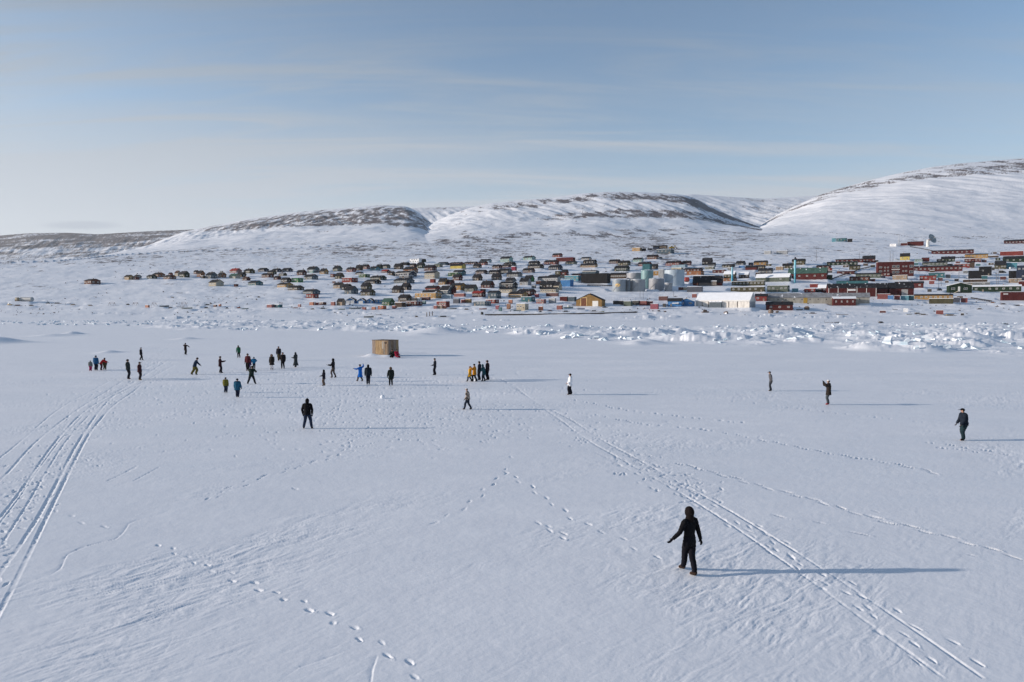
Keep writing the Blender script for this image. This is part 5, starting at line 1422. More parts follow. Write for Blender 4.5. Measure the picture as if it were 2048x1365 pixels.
for k in range(1800):     # tilted ice slabs heaved up in the pressure belt
    px_ = rr_.uniform(-150, 2200); f_ = rr_.random()
    tp, bt = float(np.interp(px_, PX, top)), float(np.interp(px_, PX, bot)); py_ = tp + (bt - tp) * f_
    x, y = on_ice(px_, max(py_, 644)); 
    if y > 425 or noise(np.array([x / 14]), np.array([y / 11]), 93)[0] < rr_.uniform(-.15, .5): continue
    r_i = int(np.clip(np.searchsorted(YN, y), 1, len(YN) - 1)); c_i = int(np.clip(np.searchsorted(U, x / y), 1, len(U) - 1)); z = float(ZN[r_i, c_i])
    a_, b_s, h_ = rr_.uniform(.3, .95) * (1 + .4 * (rr_.random() < .1)), rr_.uniform(.25, .8), rr_.uniform(.12, .3)
    M = Matrix.Rotation(rr_.uniform(0, 6.3), 3, 'Z') @ Matrix.Rotation(R(rr_.uniform(-48, 48)), 3, 'X') @ Matrix.Rotation(R(rr_.uniform(-25, 25)), 3, 'Y')
    cs = [M @ Vector((sx * a_ * rr_.uniform(.7, 1), sy * b_s * rr_.uniform(.7, 1), sz * h_)) + Vector((x, y, z + .1)) for sz in (-1, 1) for sx, sy in ((-1, -1), (1, -1), (1, 1), (-1, 1))]
    def_ice.hull(cs[:4], cs[4:])
im, it, ib = new_mat('old_ice'); ib.inputs['Roughness'].default_value = .8; ib.inputs['Specular IOR Level'].default_value = .15
gn_ = add(it, 'ShaderNodeNewGeometry'); n_ = add(it, 'ShaderNodeTexNoise'); n_.inputs['Scale'].default_value = .6; n_.inputs['Detail'].default_value = 6; it.links.new(gn_.outputs['Position'], n_.inputs['Vector'])
rp_ = add(it, 'ShaderNodeValToRGB'); e_ = rp_.color_ramp.elements; e_[0].position = .32; e_[0].color = (.50, .62, .70, 1); e_[1].position = .62; e_[1].color = (.76, .79, .84, 1)
it.links.new(n_.outputs['Fac'], rp_.inputs[0]); it.links.new(rp_.outputs[0], ib.inputs['Base Color'])
oi = def_ice.build('ice_rubble', im); oi['kind'] = 'stuff'; tag(oi, 'tilted broken ice slabs heaped along the shore')
o = m.build('scattered_stones', paint((.10, .085, .08), var=.4, scale=.2)); o['kind'] = 'stuff'; tag(o, 'small dark stones and shore debris poking through the snow')
# ------------------------------------------------------------------ people
SKIN = paint((.42, .24, .17), rough=.6, var=.08); HAIR = paint((.02, .015, .012), var=.3)
def cloth(rgb, scale=6): return paint(rgb, rough=.9, var=.25, scale=scale)
def skin_part(name, chains, mat, parent, sub=1):
    """one continuous surface grown round connected joints; chains = lists of (key or point, radius)"""
    V_, Rd, E_, idx = [], [], [], {}
    for ch in chains:
        prev = None
        for key, pt, r in ch:
            if key in idx: i = idx[key]
            else: i = len(V_); idx[key] = i; V_.append(tuple(pt)); Rd.append(r)
            if prev is not None and prev != i: E_.append((prev, i))
            prev = i
    me = bpy.data.meshes.new(name); me.from_pydata(V_, E_, [])
    o = bpy.data.objects.new(name, me); COL.objects.link(o); o.parent = parent
    md = o.modifiers.new('skin', 'SKIN'); md.use_smooth_shade = True; md.branch_smoothing = .4
    for i, sv in enumerate(me.skin_vertices[0].data): sv.radius = (Rd[i], Rd[i]) if not isinstance(Rd[i], tuple) else Rd[i]; sv.use_root = (i == 0)
    if sub: s_ = o.modifiers.new('sub', 'SUBSURF'); s_.levels = sub; s_.render_levels = sub
    me.materials.append(mat); return o
V3 = Vector
def k_l(v): return .6 + .4 * v
def person(px, feet, top, face, coat, legs_c, label, hem=.0, boots=(.02, .018, .016), hat='beanie', hatc=(.02, .02, .025), pose='stand', glove=(.02, .02, .022), lean=0, group='people out on the ice', hood=None,
           la=None, ra=None, lf=None, rf=None, bulk=1.0, coat_mat=None, dx=0, crouch=0, kind='person', loose=1.0):
    x, y = on_ice(px, feet)
    h = (feet - top) * y / F * 1.0
    tall = h / .985
    st = tall if not crouch else crouch
    s = st / 1.75
    def P(a, b, c): return V3((a, b, c)) * s
    bulk = bulk * (1.06 if y < 25 else 1.2); loose = loose * (1.0 if y < 25 else 1.2)
    # feet
    lf = V3((-.11, .0)) if lf is None else V3(lf); rf = V3((.11, .0)) if rf is None else V3(rf)
    lf = V3((lf[0], lf[1])) ; rf = V3((rf[0], rf[1]))
    if crouch and top: hipz = .30
    else:
        d = max(math.hypot(abs(lf[0]) - .1, lf[1]), math.hypot(abs(rf[0]) - .1, rf[1])); hipz = min(.955, .105 + math.sqrt(max(.1, .856 ** 2 - d * d)))
    pel = V3((0, 0, hipz)); ln = R(lean)
    def up(t, side=0): return pel + V3((side, math.sin(ln) * t, math.cos(ln) * t))
    waist, chest, upper, neck = up(.16), up(.33), up(.47), up(.55)
    hd0, hd1, hd2 = up(.62) + V3((0, .02, 0)), up(.70) + V3((0, .03, 0)), up(.78) + V3((0, .02, 0))
    SH = {-1: up(.47, -.185), 1: up(.47, .185)}
    A = {-1: la or ((-.25, .05, -1), (-.05, .25, -1)), 1: ra or ((.25, .05, -1), (.05, .25, -1))}
    EL, WR, HN, HD = {}, {}, {}, {}
    for sd in (-1, 1):
        a, b = V3(A[sd][0]).normalized(), V3(A[sd][1]).normalized()
        EL[sd] = SH[sd] + a * .29; WR[sd] = EL[sd] + b * .25; HN[sd] = WR[sd] + b * .07; HD[sd] = b
    HIP = {-1: pel + V3((-.09, 0, -.02)), 1: pel + V3((.09, 0, -.02))}; KN, AN, HE, TO = {}, {}, {}, {}
    for sd, ft in ((-1, lf), (1, rf)):
        AN[sd] = V3((ft[0], ft[1], .09)); m_ = (HIP[sd] + AN[sd]) / 2; seg = (HIP[sd] - AN[sd]).length
        bend = math.sqrt(max(.0, .43 ** 2 - (seg / 2) ** 2)) + .01
        KN[sd] = m_ + V3((0, bend, 0)); HE[sd] = V3((ft[0], ft[1] - .06, .045)); TO[sd] = V3((ft[0] * 1.08, ft[1] + .17, .04))
    root = None
    sc = lambda v: tuple(V3(v) * s)
    C = lambda lst: [(k, sc(v), r * s if not isinstance(r, tuple) else (r[0] * s, r[1] * s)) for k, v, r in lst]
    # body: one continuous surface from toes to fingertips
    ch = [C([('pel', pel, .09), ('waist', waist, .085), ('chest', chest, .095), ('upper', upper, .08), ('neck', neck, .055), ('h0', hd0, .07), ('h1', hd1, .088), ('h2', hd2, .07)]),
          C([('h1', hd1, .09), ('nose', hd1 + V3((0, .105, -.005)), .017)])]
    def hand(sd, add_r=0.0):
        b = HD[sd]; side = b.cross(V3((0, 1, 0.2))); side = side.normalized() if side.length > .1 else V3((1, 0, 0)); fw = side.cross(b).normalized(); out_ = []
        for k, (o_, l_) in enumerate(((-.030, .065), (-.010, .078), (.010, .074), (.028, .058))):
            q0 = HN[sd] + side * o_ + b * .03; q1 = q0 + b * l_ * .5 + fw * .012; q2 = q1 + (b * .7 + fw * .5).normalized() * l_ * .5
            out_.append(C([(f'hn{sd}', HN[sd], .030 + add_r), (f'f{sd}{k}a', q0, .010 + add_r), (f'f{sd}{k}b', q1, .0095 + add_r), (f'f{sd}{k}c', q2, .007 + add_r)]))
        t0 = WR[sd] + b * .03 + side * (-.035) + fw * .01; t1 = t0 + (b * .7 - side * .6 + fw * .3).normalized() * .045
        out_.append(C([(f'wr{sd}', WR[sd], .026 + add_r), (f't{sd}a', t0, .012 + add_r), (f't{sd}b', t1, .009 + add_r)]))
        return out_
    for sd in (-1, 1):
        ch.append(C([('upper', upper, .08), (f'sh{sd}', SH[sd], .06), (f'el{sd}', EL[sd], .042), (f'wr{sd}', WR[sd], .026), (f'hn{sd}', HN[sd], .030)])); ch += hand(sd)
        ch.append(C([('pel', pel, .09), (f'hip{sd}', HIP[sd], .07), (f'kn{sd}', KN[sd], .055), (f'an{sd}', AN[sd], .04), (f'to{sd}', TO[sd], .035)]))
        ch.append(C([('h1', hd1, .09), (f'ear{sd}', hd1 + V3((sd * .098, -.005, 0)), .014)]))
    root = skin_part('person', ch, SKIN, None)
    root.location = (x + dx, y, ice_z(x, y)); root.rotation_euler = (0, 0, R(face))
    tag(root, label, kind, group)
    def limb(name, pts, mat, seed=1):
        # tapering tube through joints, gently rounded at the bends, with a few cloth folds
        P0 = [V3(p) for p, r in pts]; R0 = [r for p, r in pts]; rings = []; n = 14; K = (len(pts) - 1) * 5
        cat = []
        for k in range(K + 1):
            t = k / 5; i = min(int(t), len(pts) - 2); f = t - i
            p0, p1, p2, p3 = P0[max(i - 1, 0)], P0[i], P0[i + 1], P0[min(i + 2, len(P0) - 1)]
            cat.append((.5 * ((2 * p1) + (p2 - p0) * f + (2 * p0 - 5 * p1 + 4 * p2 - p3) * f * f + (3 * p1 - p0 - 3 * p2 + p3) * f ** 3), R0[i] * (1 - f) + R0[i + 1] * f))
        for k, (c_, r_) in enumerate(cat):
            d_ = (cat[min(k + 1, K)][0] - cat[max(k - 1, 0)][0]).normalized(); a_ = V3((0, 1, 0)).cross(d_); a_ = a_.normalized() if a_.length > .2 else V3((1, 0, 0)).cross(d_).normalized(); b_ = d_.cross(a_)
            q_ = []
            for j in range(n):
                w_ = 1 + .05 * math.sin(j * 2.2 + k * 1.9 + seed) + .04 * math.sin(k * 2.7 + seed * 3 + math.cos(j * .9))
                q_.append((c_ + (a_ * math.cos(2 * math.pi * j / n) + b_ * math.sin(2 * math.pi * j / n)) * r_ * w_) * s)
            rings.append(q_)
        m = MB(); m.ring(rings); return m.build(name, mat, root, smooth=True)
    lm = cloth(legs_c)
    for sd in (-1, 1):
        limb('trouser_leg', [(HIP[sd] + V3((-sd * .02, 0, .10)), .10), (HIP[sd] + V3((0, 0, -.06)), .105 * k_l(loose)), ((HIP[sd] + KN[sd]) / 2, .092 * loose), (KN[sd], .074 * loose), ((KN[sd] + AN[sd]) / 2 + V3((0, -.012, 0)), .068 * loose), (AN[sd] + V3((0, 0, .03)), .058 * loose)], lm, sd + 2)
    # jacket, its hem dropping to mid-thigh or lower on long coats
    bk = bulk; jm = coat_mat or cloth(coat); m = MB(); rings = []; n = 24
    stops = [(-.03 - hem * .9 - .07, .172 + hem * .16, .128 + hem * .14)]
    if hem > .12: stops.append((-.05 - hem * .3, .178, .138))
    stops += [(.02, .172, .130), (.14, .158, .122), (.26, .172, .132), (.38, .190, .134), (.46, .182, .118), (.51, .145, .098), (.55, .092, .080), (.60, .078, .075)]
    for q0, q1 in zip(stops, stops[1:]):
        for f in (0, .5):
            z_ = q0[0] * (1 - f) + q1[0] * f; rings.append((z_, q0[1] * (1 - f) + q1[1] * f, q0[2] * (1 - f) + q1[2] * f))
    rings.append(stops[-1]); R3 = []
    for k, (z_, rx, ry) in enumerate(rings):
        c_ = up(z_) if z_ > 0 else pel + V3((0, 0, z_)); bb = 1 + (bk - 1) * (1 if z_ < .5 else .3)
        R3.append([(c_ + V3((math.copysign(abs(math.cos(t)) ** .85, math.cos(t)) * rx * bb, math.sin(t) * ry * bb * (1 + .1 * (bk - 1)), 0)) * (1 + 0) + V3((0, 0, 0))) * s * 1.0 + V3((.006 * s * math.sin(k * 1.7 + 5 * t), .006 * s * math.cos(k * 2.3 + 4 * t), 0)) for t in [2 * math.pi * j / n for j in range(n)]])
    m.ring(R3); m.build('jacket', jm, root, smooth=True)
    for sd in (-1, 1):
        limb('sleeve', [(SH[sd] + V3((-sd * .07, 0, .005)), .088 * bk), (SH[sd] + V3((sd * .005, 0, -.01)), .086 * bk), ((SH[sd] * .45 + EL[sd] * .55), .072 * bk), (EL[sd], .062 * bk), ((EL[sd] + WR[sd]) / 2, .056 * bk), (WR[sd], .046 * bk)], jm, sd + 5)
    for sd in (-1, 1): skin_part('boot', [C([('t', AN[sd] + V3((0, 0, .10)), .055), ('a', AN[sd], .055), ('h', HE[sd], .048)]), C([('a', AN[sd], .055), ('b', (AN[sd] + TO[sd]) / 2, .052), ('o', TO[sd], .042)])], cloth(boots), root)
    for sd in (-1, 1):
        if glove: skin_part('glove', [C([(f'c{sd}', WR[sd] - HD[sd] * .03, .034), (f'wr{sd}', WR[sd], .033), (f'hn{sd}', HN[sd], .037)])] + hand(sd, .005), cloth(glove), root)
    # headgear
    hc = sc(hd1 + V3((0, -.005, .02))); tilt = lean * .5
    def dome(name, rx, ry, rz, zlo, mat, cut=None, off=(0, 0, 0)):
        bm = bmesh.new(); bmesh.ops.create_uvsphere(bm, u_segments=20, v_segments=14, radius=1)
        for v in bm.verts: v.co = V3((v.co.x * rx, v.co.y * ry, v.co.z * rz)) 
        kill = [f for f in bm.faces if f.calc_center_median().z < zlo or (cut and f.calc_center_median().y > cut and abs(f.calc_center_median().z) < rz * .72)]
        bmesh.ops.delete(bm, geom=kill, context='FACES')
        for v in bm.verts: v.co = (v.co + V3(off)) * s + V3(hc)
        me = bpy.data.meshes.new(name); bm.to_mesh(me); bm.free(); me.materials.append(mat)
        for p_ in me.polygons: p_.use_smooth = True
        q_ = link(name, me, root); sd_ = q_.modifiers.new('thick', 'SOLIDIFY'); sd_.thickness = .015 * s; return q_
    if hat == 'hood':
        dome('hood', .112, .140, .152, -.16, cloth(hatc), cut=.09, off=(0, -.015, -.005))
        bpy.data.meshes[root.children[-1].data.name]
        for v in root.children[-1].data.vertices:
            q_ = (v.co - V3(hc)) / s
            if q_.z > .06: v.co += V3((0, .045 * (q_.z - .06) / .09, .012)) * s
        mc = MB(); n_ = 20
        mc.ring([[(c_ + V3((math.cos(2 * math.pi * j / n_) * rx, math.sin(2 * math.pi * j / n_) * ry, 0))) * s for j in range(n_)] for c_, rx, ry in ((up(.44), .155, .115), (up(.50), .135, .112), (up(.55), .112, .108), (up(.60) + V3((0, -.01, 0)), .100, .105), (up(.66), .100, .108))])
        mc.build('hood_collar', cloth(hatc), root, smooth=True)
    elif hat == 'fur':
        dome('hood', .134, .138, .150, -.15, cloth(hatc), cut=.08, off=(0, -.02, -.01)); fm = cloth((.16, .09, .05), 20)
        m = MB(); n = 14
        for k in range(n):
            t = 2 * math.pi * k / n; t2 = 2 * math.pi * (k + 1) / n; m.tube(V3(hc) + V3((math.sin(t) * .115, .07, math.cos(t) * .125)) * s, V3(hc) + V3((math.sin(t2) * .115, .07, math.cos(t2) * .125)) * s, .032 * s, n=6)
        m.build('fur_trim', fm, root, smooth=True)
    elif hat == 'cap':
        dome('cap', .112, .122, .115, .02, cloth(hatc)); m = MB(); m.box(-.07 * s, .07 * s, .08 * s, .20 * s, .015 * s, .03 * s); q_ = m.build('visor', cloth(hatc), root); q_.location = hc
        dome('hair', .104, .110, .115, -.05, HAIR, cut=.02)
    elif hat == 'beanie':
        dome('beanie', .116, .124, .130, .005, cloth(hatc)); dome('hair', .104, .110, .115, -.06, HAIR, cut=.02)
    else: dome('hair', .112, .118, .122, -.06, HAIR, cut=.055)
    if hood: skin_part('hood', [C([('a', neck + V3((-.05, -.07, -.02)), .05), ('b', neck + V3((0, -.11, -.03)), .062), ('c', neck + V3((.05, -.07, -.02)), .05)])], cloth(hood), root)
    return root
def ice_z(x, y):
    r = int(np.clip(np.searchsorted(YN, y), 1, len(YN) - 1)); c = int(np.clip(np.searchsorted(U, x / y), 1, len(U) - 1))
    return float(np.median(ZN[max(0, r - 2):r + 3, max(0, c - 3):c + 4])) - .01
BK = (.006, .006, .008); NV = (.015, .02, .035)
FW = ((.1, .9, -.6), (0, 1, .1))      # forearm held forward
DN = ((.12, .05, -1), (.0, .12, -1))
def mir(a): return tuple((-v[0], v[1], v[2]) for v in a)
# near figure, walking away to the right
person(1378, 1147, 1014, 32, BK, (.006, .006, .010), 'large figure in black hooded jacket walking away with arms held out, nearest of all', boots=(.030, .018, .014), hat='hood', hatc=(.010, .007, .007),
       la=((-.43, .22, -1), (-.72, .40, -.78)), ra=((.33, -.16, -1), (.26, -.12, -1)), lf=(.045, .25), rf=(-.045, -.24), bulk=.92, glove=BK, hem=.08, loose=1.12)
person(615, 858, 799, 0, BK, (.018, .028, .055), 'figure in black hooded top and dark blue trousers standing with legs apart, back turned', boots=BK, hat='hood', hatc=BK,
       la=((-.38, -.05, -1), (.12, .12, -1)), ra=((.38, -.05, -1), (-.05, .12, -1)), lf=(-.23, .03), rf=(.25, 0), bulk=1.0)
camo, t_, b_ = new_mat('camouflage'); b_.inputs['Roughness'].default_value = .9
vz = add(t_, 'ShaderNodeTexNoise'); vz.inputs['Scale'].default_value = 7; tc_ = add(t_, 'ShaderNodeTexCoord'); t_.links.new(tc_.outputs['Object'], vz.inputs['Vector'])
cr_ = add(t_, 'ShaderNodeValToRGB'); cr_.color_ramp.interpolation = 'CONSTANT'; e_ = cr_.color_ramp.elements; e_[0].color = (.03, .025, .02, 1); e_[1].position = .47; e_[1].color = (.38, .30, .24, 1); e3 = e_.new(.55); e3.color = (.12, .09, .07, 1); e4 = e_.new(.6); e4.color = (.45, .38, .33, 1)
t_.links.new(vz.outputs['Fac'], cr_.inputs[0]); t_.links.new(cr_.outputs[0], b_.inputs['Base Color'])
person(936, 820, 777, 88, (.3, .25, .2), (.02, .028, .045), 'person in beige and black camouflage jacket and pale cap striding left', hat='cap', hatc=(.55, .5, .48), lf=(-.05, .28), rf=(.06, -.26), coat_mat=camo, la=((-.1, .15, -1), (0, .5, -.8)), ra=((.1, -.1, -1), (0, .45, -.85)), boots=BK, lean=6, bulk=1.08)
person(1140, 790, 748.5, 88, (.78, .78, .80), (.012, .012, .018), 'person in white parka and black trousers standing alone, facing left', hem=.12, hat='cap', hatc=BK, hood=BK, lf=(-.08, .08), rf=(.09, -.12), la=((-.1, .1, -1), (0, .8, -.6)), ra=((.1, .1, -1), (0, .8, -.6)), lean=-3, bulk=1.12, boots=BK, glove=None, loose=1.3)
person(1541.5, 783, 744.5, 88, (.09, .09, .10), (.035, .04, .05), 'slim person in dark grey tracksuit and black cap, facing left, far right of the ice', hat='cap', hatc=BK, la=((-.05, -.25, -1), (0, .1, -1)), ra=((.05, -.3, -1), (0, .1, -1)), lean=8, lf=(-.06, .06), rf=(.07, -.06), bulk=.85, boots=BK)
person(1656.6, 810, 761, 75, (.025, .020, .018), (.055, .065, .075), 'person in dark brown parka and white cap raising both hands to the face', hem=.16, hat='cap', hatc=(.6, .6, .6), la=((-.5, .7, -.2), (.45, .35, .9)), ra=((.5, .7, -.25), (-.45, .35, .9)), boots=(.25, .03, .04), lf=(-.07, .04), rf=(.06, -.02), hood=(.02, .018, .016))
person(1927.6, 881.5, 818, 85, (.012, .017, .028), (.012, .025, .032), 'bulky person in navy jacket and cap leaning forward, rightmost on the ice', hat='cap', hatc=BK, lean=7, la=((-.1, .25, -1), (0, .5, -.8)), ra=((.1, .3, -1), (0, .5, -.85)), lf=(-.08, .08), rf=(.08, -.04), bulk=1.15, boots=BK, hood=NV, loose=1.15)
# group at the left
GL = 'family group standing left of the track'
person(181, 742, 722, 10, (.13, .14, .14), (.30, .03, .10), 'small child in grey jacket and pink trousers beside the blue-jacketed adult', hat='beanie', hatc=(.10, .13, .14), bulk=1.35, group=GL, boots=(.3, .03, .08), loose=1.3)
person(192, 741, 712, 0, (.02, .09, .20), (.015, .018, .03), 'adult in blue jacket and teal hat, back turned, in the left group', hat='beanie', hatc=(.02, .06, .10), bulk=1.15, hem=.08, group=GL, loose=1.2)
person(202, 740.5, 714.5, -75, (.35, .015, .02), (.05, .01, .02), 'person in red jacket bending over toward the olive-suited child', hat='beanie', hatc=(.05, .02, .02), lean=38, la=((-.1, .9, -.5), (0, .8, -.5)), ra=((.1, .9, -.6), (0, .8, -.6)), bulk=1.05, group=GL)
person(209.6, 740, 719, 15, (.06, .05, .03), (.06, .05, .025), 'child in dark olive snowsuit at the right end of the left group', hat='beanie', hatc=BK, bulk=1.3, group=GL, loose=1.3, lf=(-.14, 0), rf=(.14, 0))
person(282, 720.5, 695.5, -80, (.012, .012, .018), BK, 'distant person in black coat and grey hat walking right, above the track', hat='beanie', hatc=(.2, .2, .2), lf=(-.05, -.14), rf=(.06, .2), hem=.05)
person(256.7, 758.5, 720, -75, (.03, .038, .038), (.02, .022, .03), 'person in dark grey green parka and black hat, left of the pair on the track', hat='beanie', hatc=BK, hood=(.03, .035, .035), lean=-4, bulk=1.1, la=((-.1, 0, -1), (0, .2, -1)), ra=((.1, .0, -1), (0, .2, -1)), boots=(.03, .01, .012))
person(279.5, 760.5, 725, -80, (.05, .018, .022), (.03, .018, .02), 'person in dark maroon parka, peaked cap and tan boots, right one on the track', hat='cap', hatc=(.03, .015, .015), hem=.06, hood=(.04, .015, .02), boots=(.16, .11, .04), bulk=1.1)
person(371, 709.5, 687, -20, (.02, .014, .016), BK, 'distant person in dark coat with both hands raised to the face', hat='beanie', hatc=BK, la=((-.9, .3, -.1), (.6, .5, .6)), ra=((.9, .2, -.25), (.1, .7, -.6)), hem=.18)
person(389.5, 750, 715, -70, (.015, .028, .055), (.10, .085, .02), 'person in navy jacket and olive trousers bowling with arm stretched down', hat='beanie', hatc=(.03, .02, .02), lean=20, ra=((.1, .75, -.8), (.0, .75, -.8)), la=((-.2, -.3, -1), (0, .1, -1)), lf=(-.10, -.30), rf=(.10, .12), bulk=1.1, loose=1.35)
person(440.5, 746.5, 714, -65, (.035, .014, .018), (.014, .014, .022), 'person in dark maroon coat holding out both arms to the right', hat='beanie', hatc=(.03, .018, .015), la=((-.1, .7, -.8), (.0, 1, .25)), ra=((.1, .7, -.8), (.0, 1, .15)), hem=.16, lf=(-.12, -.04), rf=(.10, .12))
person(478, 716, 692, 175, (.02, .10, .055), BK, 'distant person in green jacket with bowed head', hat='hood', hatc=(.015, .03, .02), lean=14, hem=.12, lf=(-.14, 0), rf=(.12, .06), bulk=1.05)
person(496, 742, 708.5, 170, (.09, .02, .025), BK, 'adult in maroon jacket standing behind the purple-coated child', hat='beanie', hatc=BK, bulk=1.05, lf=(-.12, .06), rf=(.12, -.04))
person(499.5, 738.5, 716, 170, (.05, .025, .12), (.04, .02, .08), 'child in purple coat and pink hat in front of the maroon-jacketed adult', hat='beanie', hatc=(.45, .15, .18), bulk=1.25, hem=.25)
person(508, 738.5, 715, 5, (.015, .14, .28), (.015, .02, .035), 'child in bright blue jacket with hands on hips', hat='beanie', hatc=(.01, .05, .08), la=((-.75, -.1, -.7), (.75, .1, -.6)), ra=((.75, -.1, -.7), (-.75, .1, -.6)), bulk=1.15)
person(503, 768.5, 732, 0, (.012, .022, .018), (.012, .014, .018), 'person in dark green jacket with legs spread very wide, back turned', hat='beanie', hatc=(.03, .03, .012), lf=(-.36, 0), rf=(.36, 0), lean=16, la=((-.3, .7, -.7), (.5, .8, -.2)), ra=((.5, .5, -.6), (-.4, .8, -.2)), bulk=1.12, hem=.03, boots=BK, loose=1.1)
person(451.5, 786, 756, 0, (.12, .11, .02), (.02, .028, .05), 'child in olive yellow jacket and navy trousers, back turned', hat='beanie', hatc=(.025, .02, .015), bulk=1.3, loose=1.25, hem=.04)
person(475, 795.5, 758.7, 5, (.015, .085, .15), (.015, .02, .04), 'person in long teal blue jacket with dark hat, lower right of the olive-jacketed child', hat='beanie', hatc=(.01, .018, .03), bulk=1.22, hem=.16, lf=(-.07, 0), rf=(.07, 0), loose=1.2, ra=((.4, -.05, -1), (.3, .05, -1)))
person(544, 739.5, 710, 175, (.022, .018, .016), (.50, .48, .50), 'person in long dark brown coat with pale leggings and black boots', hat='fur', hatc=(.03, .022, .018), hem=.34, boots=BK, bulk=1.12, lf=(-.12, .05), rf=(.11, 0), loose=.8)
person(557.7, 721.5, 694, 172, (.014, .014, .02), (.05, .04, .02), 'distant person in black jacket standing behind the man in black trousers', hat='beanie', hatc=BK, bulk=1.1, lf=(-.08, .1), rf=(.08, -.05))
person(566, 737.5, 706, 178, (.018, .014, .016), BK, 'person all in black standing square in front of the distant black-jacketed person', hat='beanie', hatc=(.05, .025, .02), bulk=1.18, lf=(-.13, 0), rf=(.13, 0), ra=((.5, -.1, -.9), (-.5, .1, -.9)))
person(591.5, 735, 706, 70, (.035, .042, .045), (.02, .02, .025), 'person in ankle-length dark grey coat with hood', hat='hood', hatc=(.02, .025, .028), hem=.70, bulk=1.08, la=((-.1, .3, -1), (.1, 1, .0)), lf=(-.06, 0), rf=(.06, 0))
person(648, 772, 741, 85, (.016, .014, .022), (.14, .10, .08), 'person in black jacket and brown trousers reaching one arm left, smaller of two', hat='hood', hatc=BK, hem=.10, la=((-.1, .3, -1), (0, 1, -.2)), lf=(-.15, .02), rf=(.13, -.04), boots=BK)
person(666.7, 755.5, 718, 85, (.013, .012, .016), (.09, .07, .06), 'slim person in black hooded jacket throwing with arms forward, right leg back', hat='hood', hatc=BK, la=((-.1, .5, -.85), (0, 1, .1)), ra=((.1, .5, -.85), (0, 1, .15)), lf=(-.06, .1), rf=(.07, -.2), boots=(.03, .02, .02), bulk=.9, loose=.9)
person(720.6, 762.5, 729, 75, (.01, .12, .45), (.06, .05, .045), 'person in long bright blue coat stepping left with arms thrown out', hat='beanie', hatc=(.02, .02, .03), hem=.42, la=((-.3, .7, -.3), (-.1, 1, .1)), ra=((.7, -.4, .3), (.5, .3, .8)), lf=(-.08, .26), rf=(.08, -.22), boots=(.08, .055, .04), bulk=1.08)
person(736.5, 770, 731, 10, (.014, .02, .028), (.013, .014, .024), 'person in navy hooded jacket just right of the bright blue coat, back turned', hat='hood', hatc=BK, bulk=1.1, lf=(-.09, .02), rf=(.08, -.02), lean=4)
person(782, 771.7, 736, 20, (.013, .018, .016), BK, 'person in long black green coat with brown fur hood', hat='fur', hatc=(.08, .05, .035), hem=.22, la=((-.35, .1, -1), (-.1, .3, -1)), lf=(-.12, .04), rf=(.11, 0), bulk=1.1)
person(785.5, 716, 700.5, 165, (.012, .02, .014), BK, 'person in black green clothes crouching against the wooden hut', hat='beanie', hatc=(.03, .02, .02), crouch=1.85, lf=(-.12, .22), rf=(.12, .26), la=((-.1, .6, -.8), (.1, .8, .1)), ra=((.1, .6, -.8), (-.1, .8, .1)), lean=12, bulk=1.15)
person(793.5, 716.4, 701.5, -140, (.34, .012, .04), (.20, .02, .04), 'person in red jacket sitting by the wooden hut with legs stretched out', hat='beanie', hatc=(.05, .015, .02), crouch=1.85, lf=(-.1, .55), rf=(.14, .5), lean=-5, la=((-.15, .4, -.9), (0, .9, -.1)), ra=((.15, .4, -.9), (0, .9, -.1)), bulk=1.15, boots=(.02, .02, .06))
person(870, 751, 718, 85, (.028, .03, .038), (.014, .014, .02), 'slim person in dark grey jacket alone between hut and yellow coats, facing left', hat='beanie', hatc=BK, hood=(.02, .02, .03), ra=((.1, .15, -1), (0, .9, -.4)), la=((-.1, .15, -1), (0, .9, -.4)), bulk=.95, lf=(-.06, .08), rf=(.06, -.06), boots=BK)
GY = 'cluster of people by the yellow coats'
person(940, 763, 733, 80, (.62, .33, .02), BK, 'person in bright yellow long coat stepping left', hat='beanie', hatc=(.25, .17, .13), hem=.24, lf=(-.05, .28), rf=(.06, -.20), bulk=1.1, boots=BK, group=GY)
person(949, 763.5, 728.5, 80, (.42, .17, .015), BK, 'person in mustard orange coat with hand at face, right of the yellow coat', hat='beanie', hatc=(.03, .02, .015), hem=.14, la=((-.4, .6, -.5), (.4, .4, .8)), lf=(-.05, .16), rf=(.06, -.22), bulk=1.12, boots=BK, group=GY)
person(959, 761, 724, 75, (.02, .022, .035), (.02, .022, .035), 'person in dark navy clothes between the mustard and teal coats', hat='beanie', hatc=(.02, .02, .02), hood=NV, bulk=1.0, lf=(-.07, .04), rf=(.08, -.04), group=GY)
person(968, 763, 729.5, 70, (.015, .06, .075), (.02, .03, .04), 'person in dark teal coat hunched forward in the cluster', hat='hood', hatc=(.015, .05, .065), lean=12, hem=.14, la=((-.1, .4, -1), (0, .9, -.2)), lf=(-.06, .14), rf=(.07, -.08), bulk=1.08, group=GY)
person(975, 760.5, 722, 75, (.018, .014, .018), BK, 'tallest person in black with orange red scarf at the right end of the cluster', hat='beanie', hatc=(.03, .015, .015), hood=(.30, .06, .03), lf=(-.06, .0), rf=(.08, -.10), bulk=1.08, group=GY)
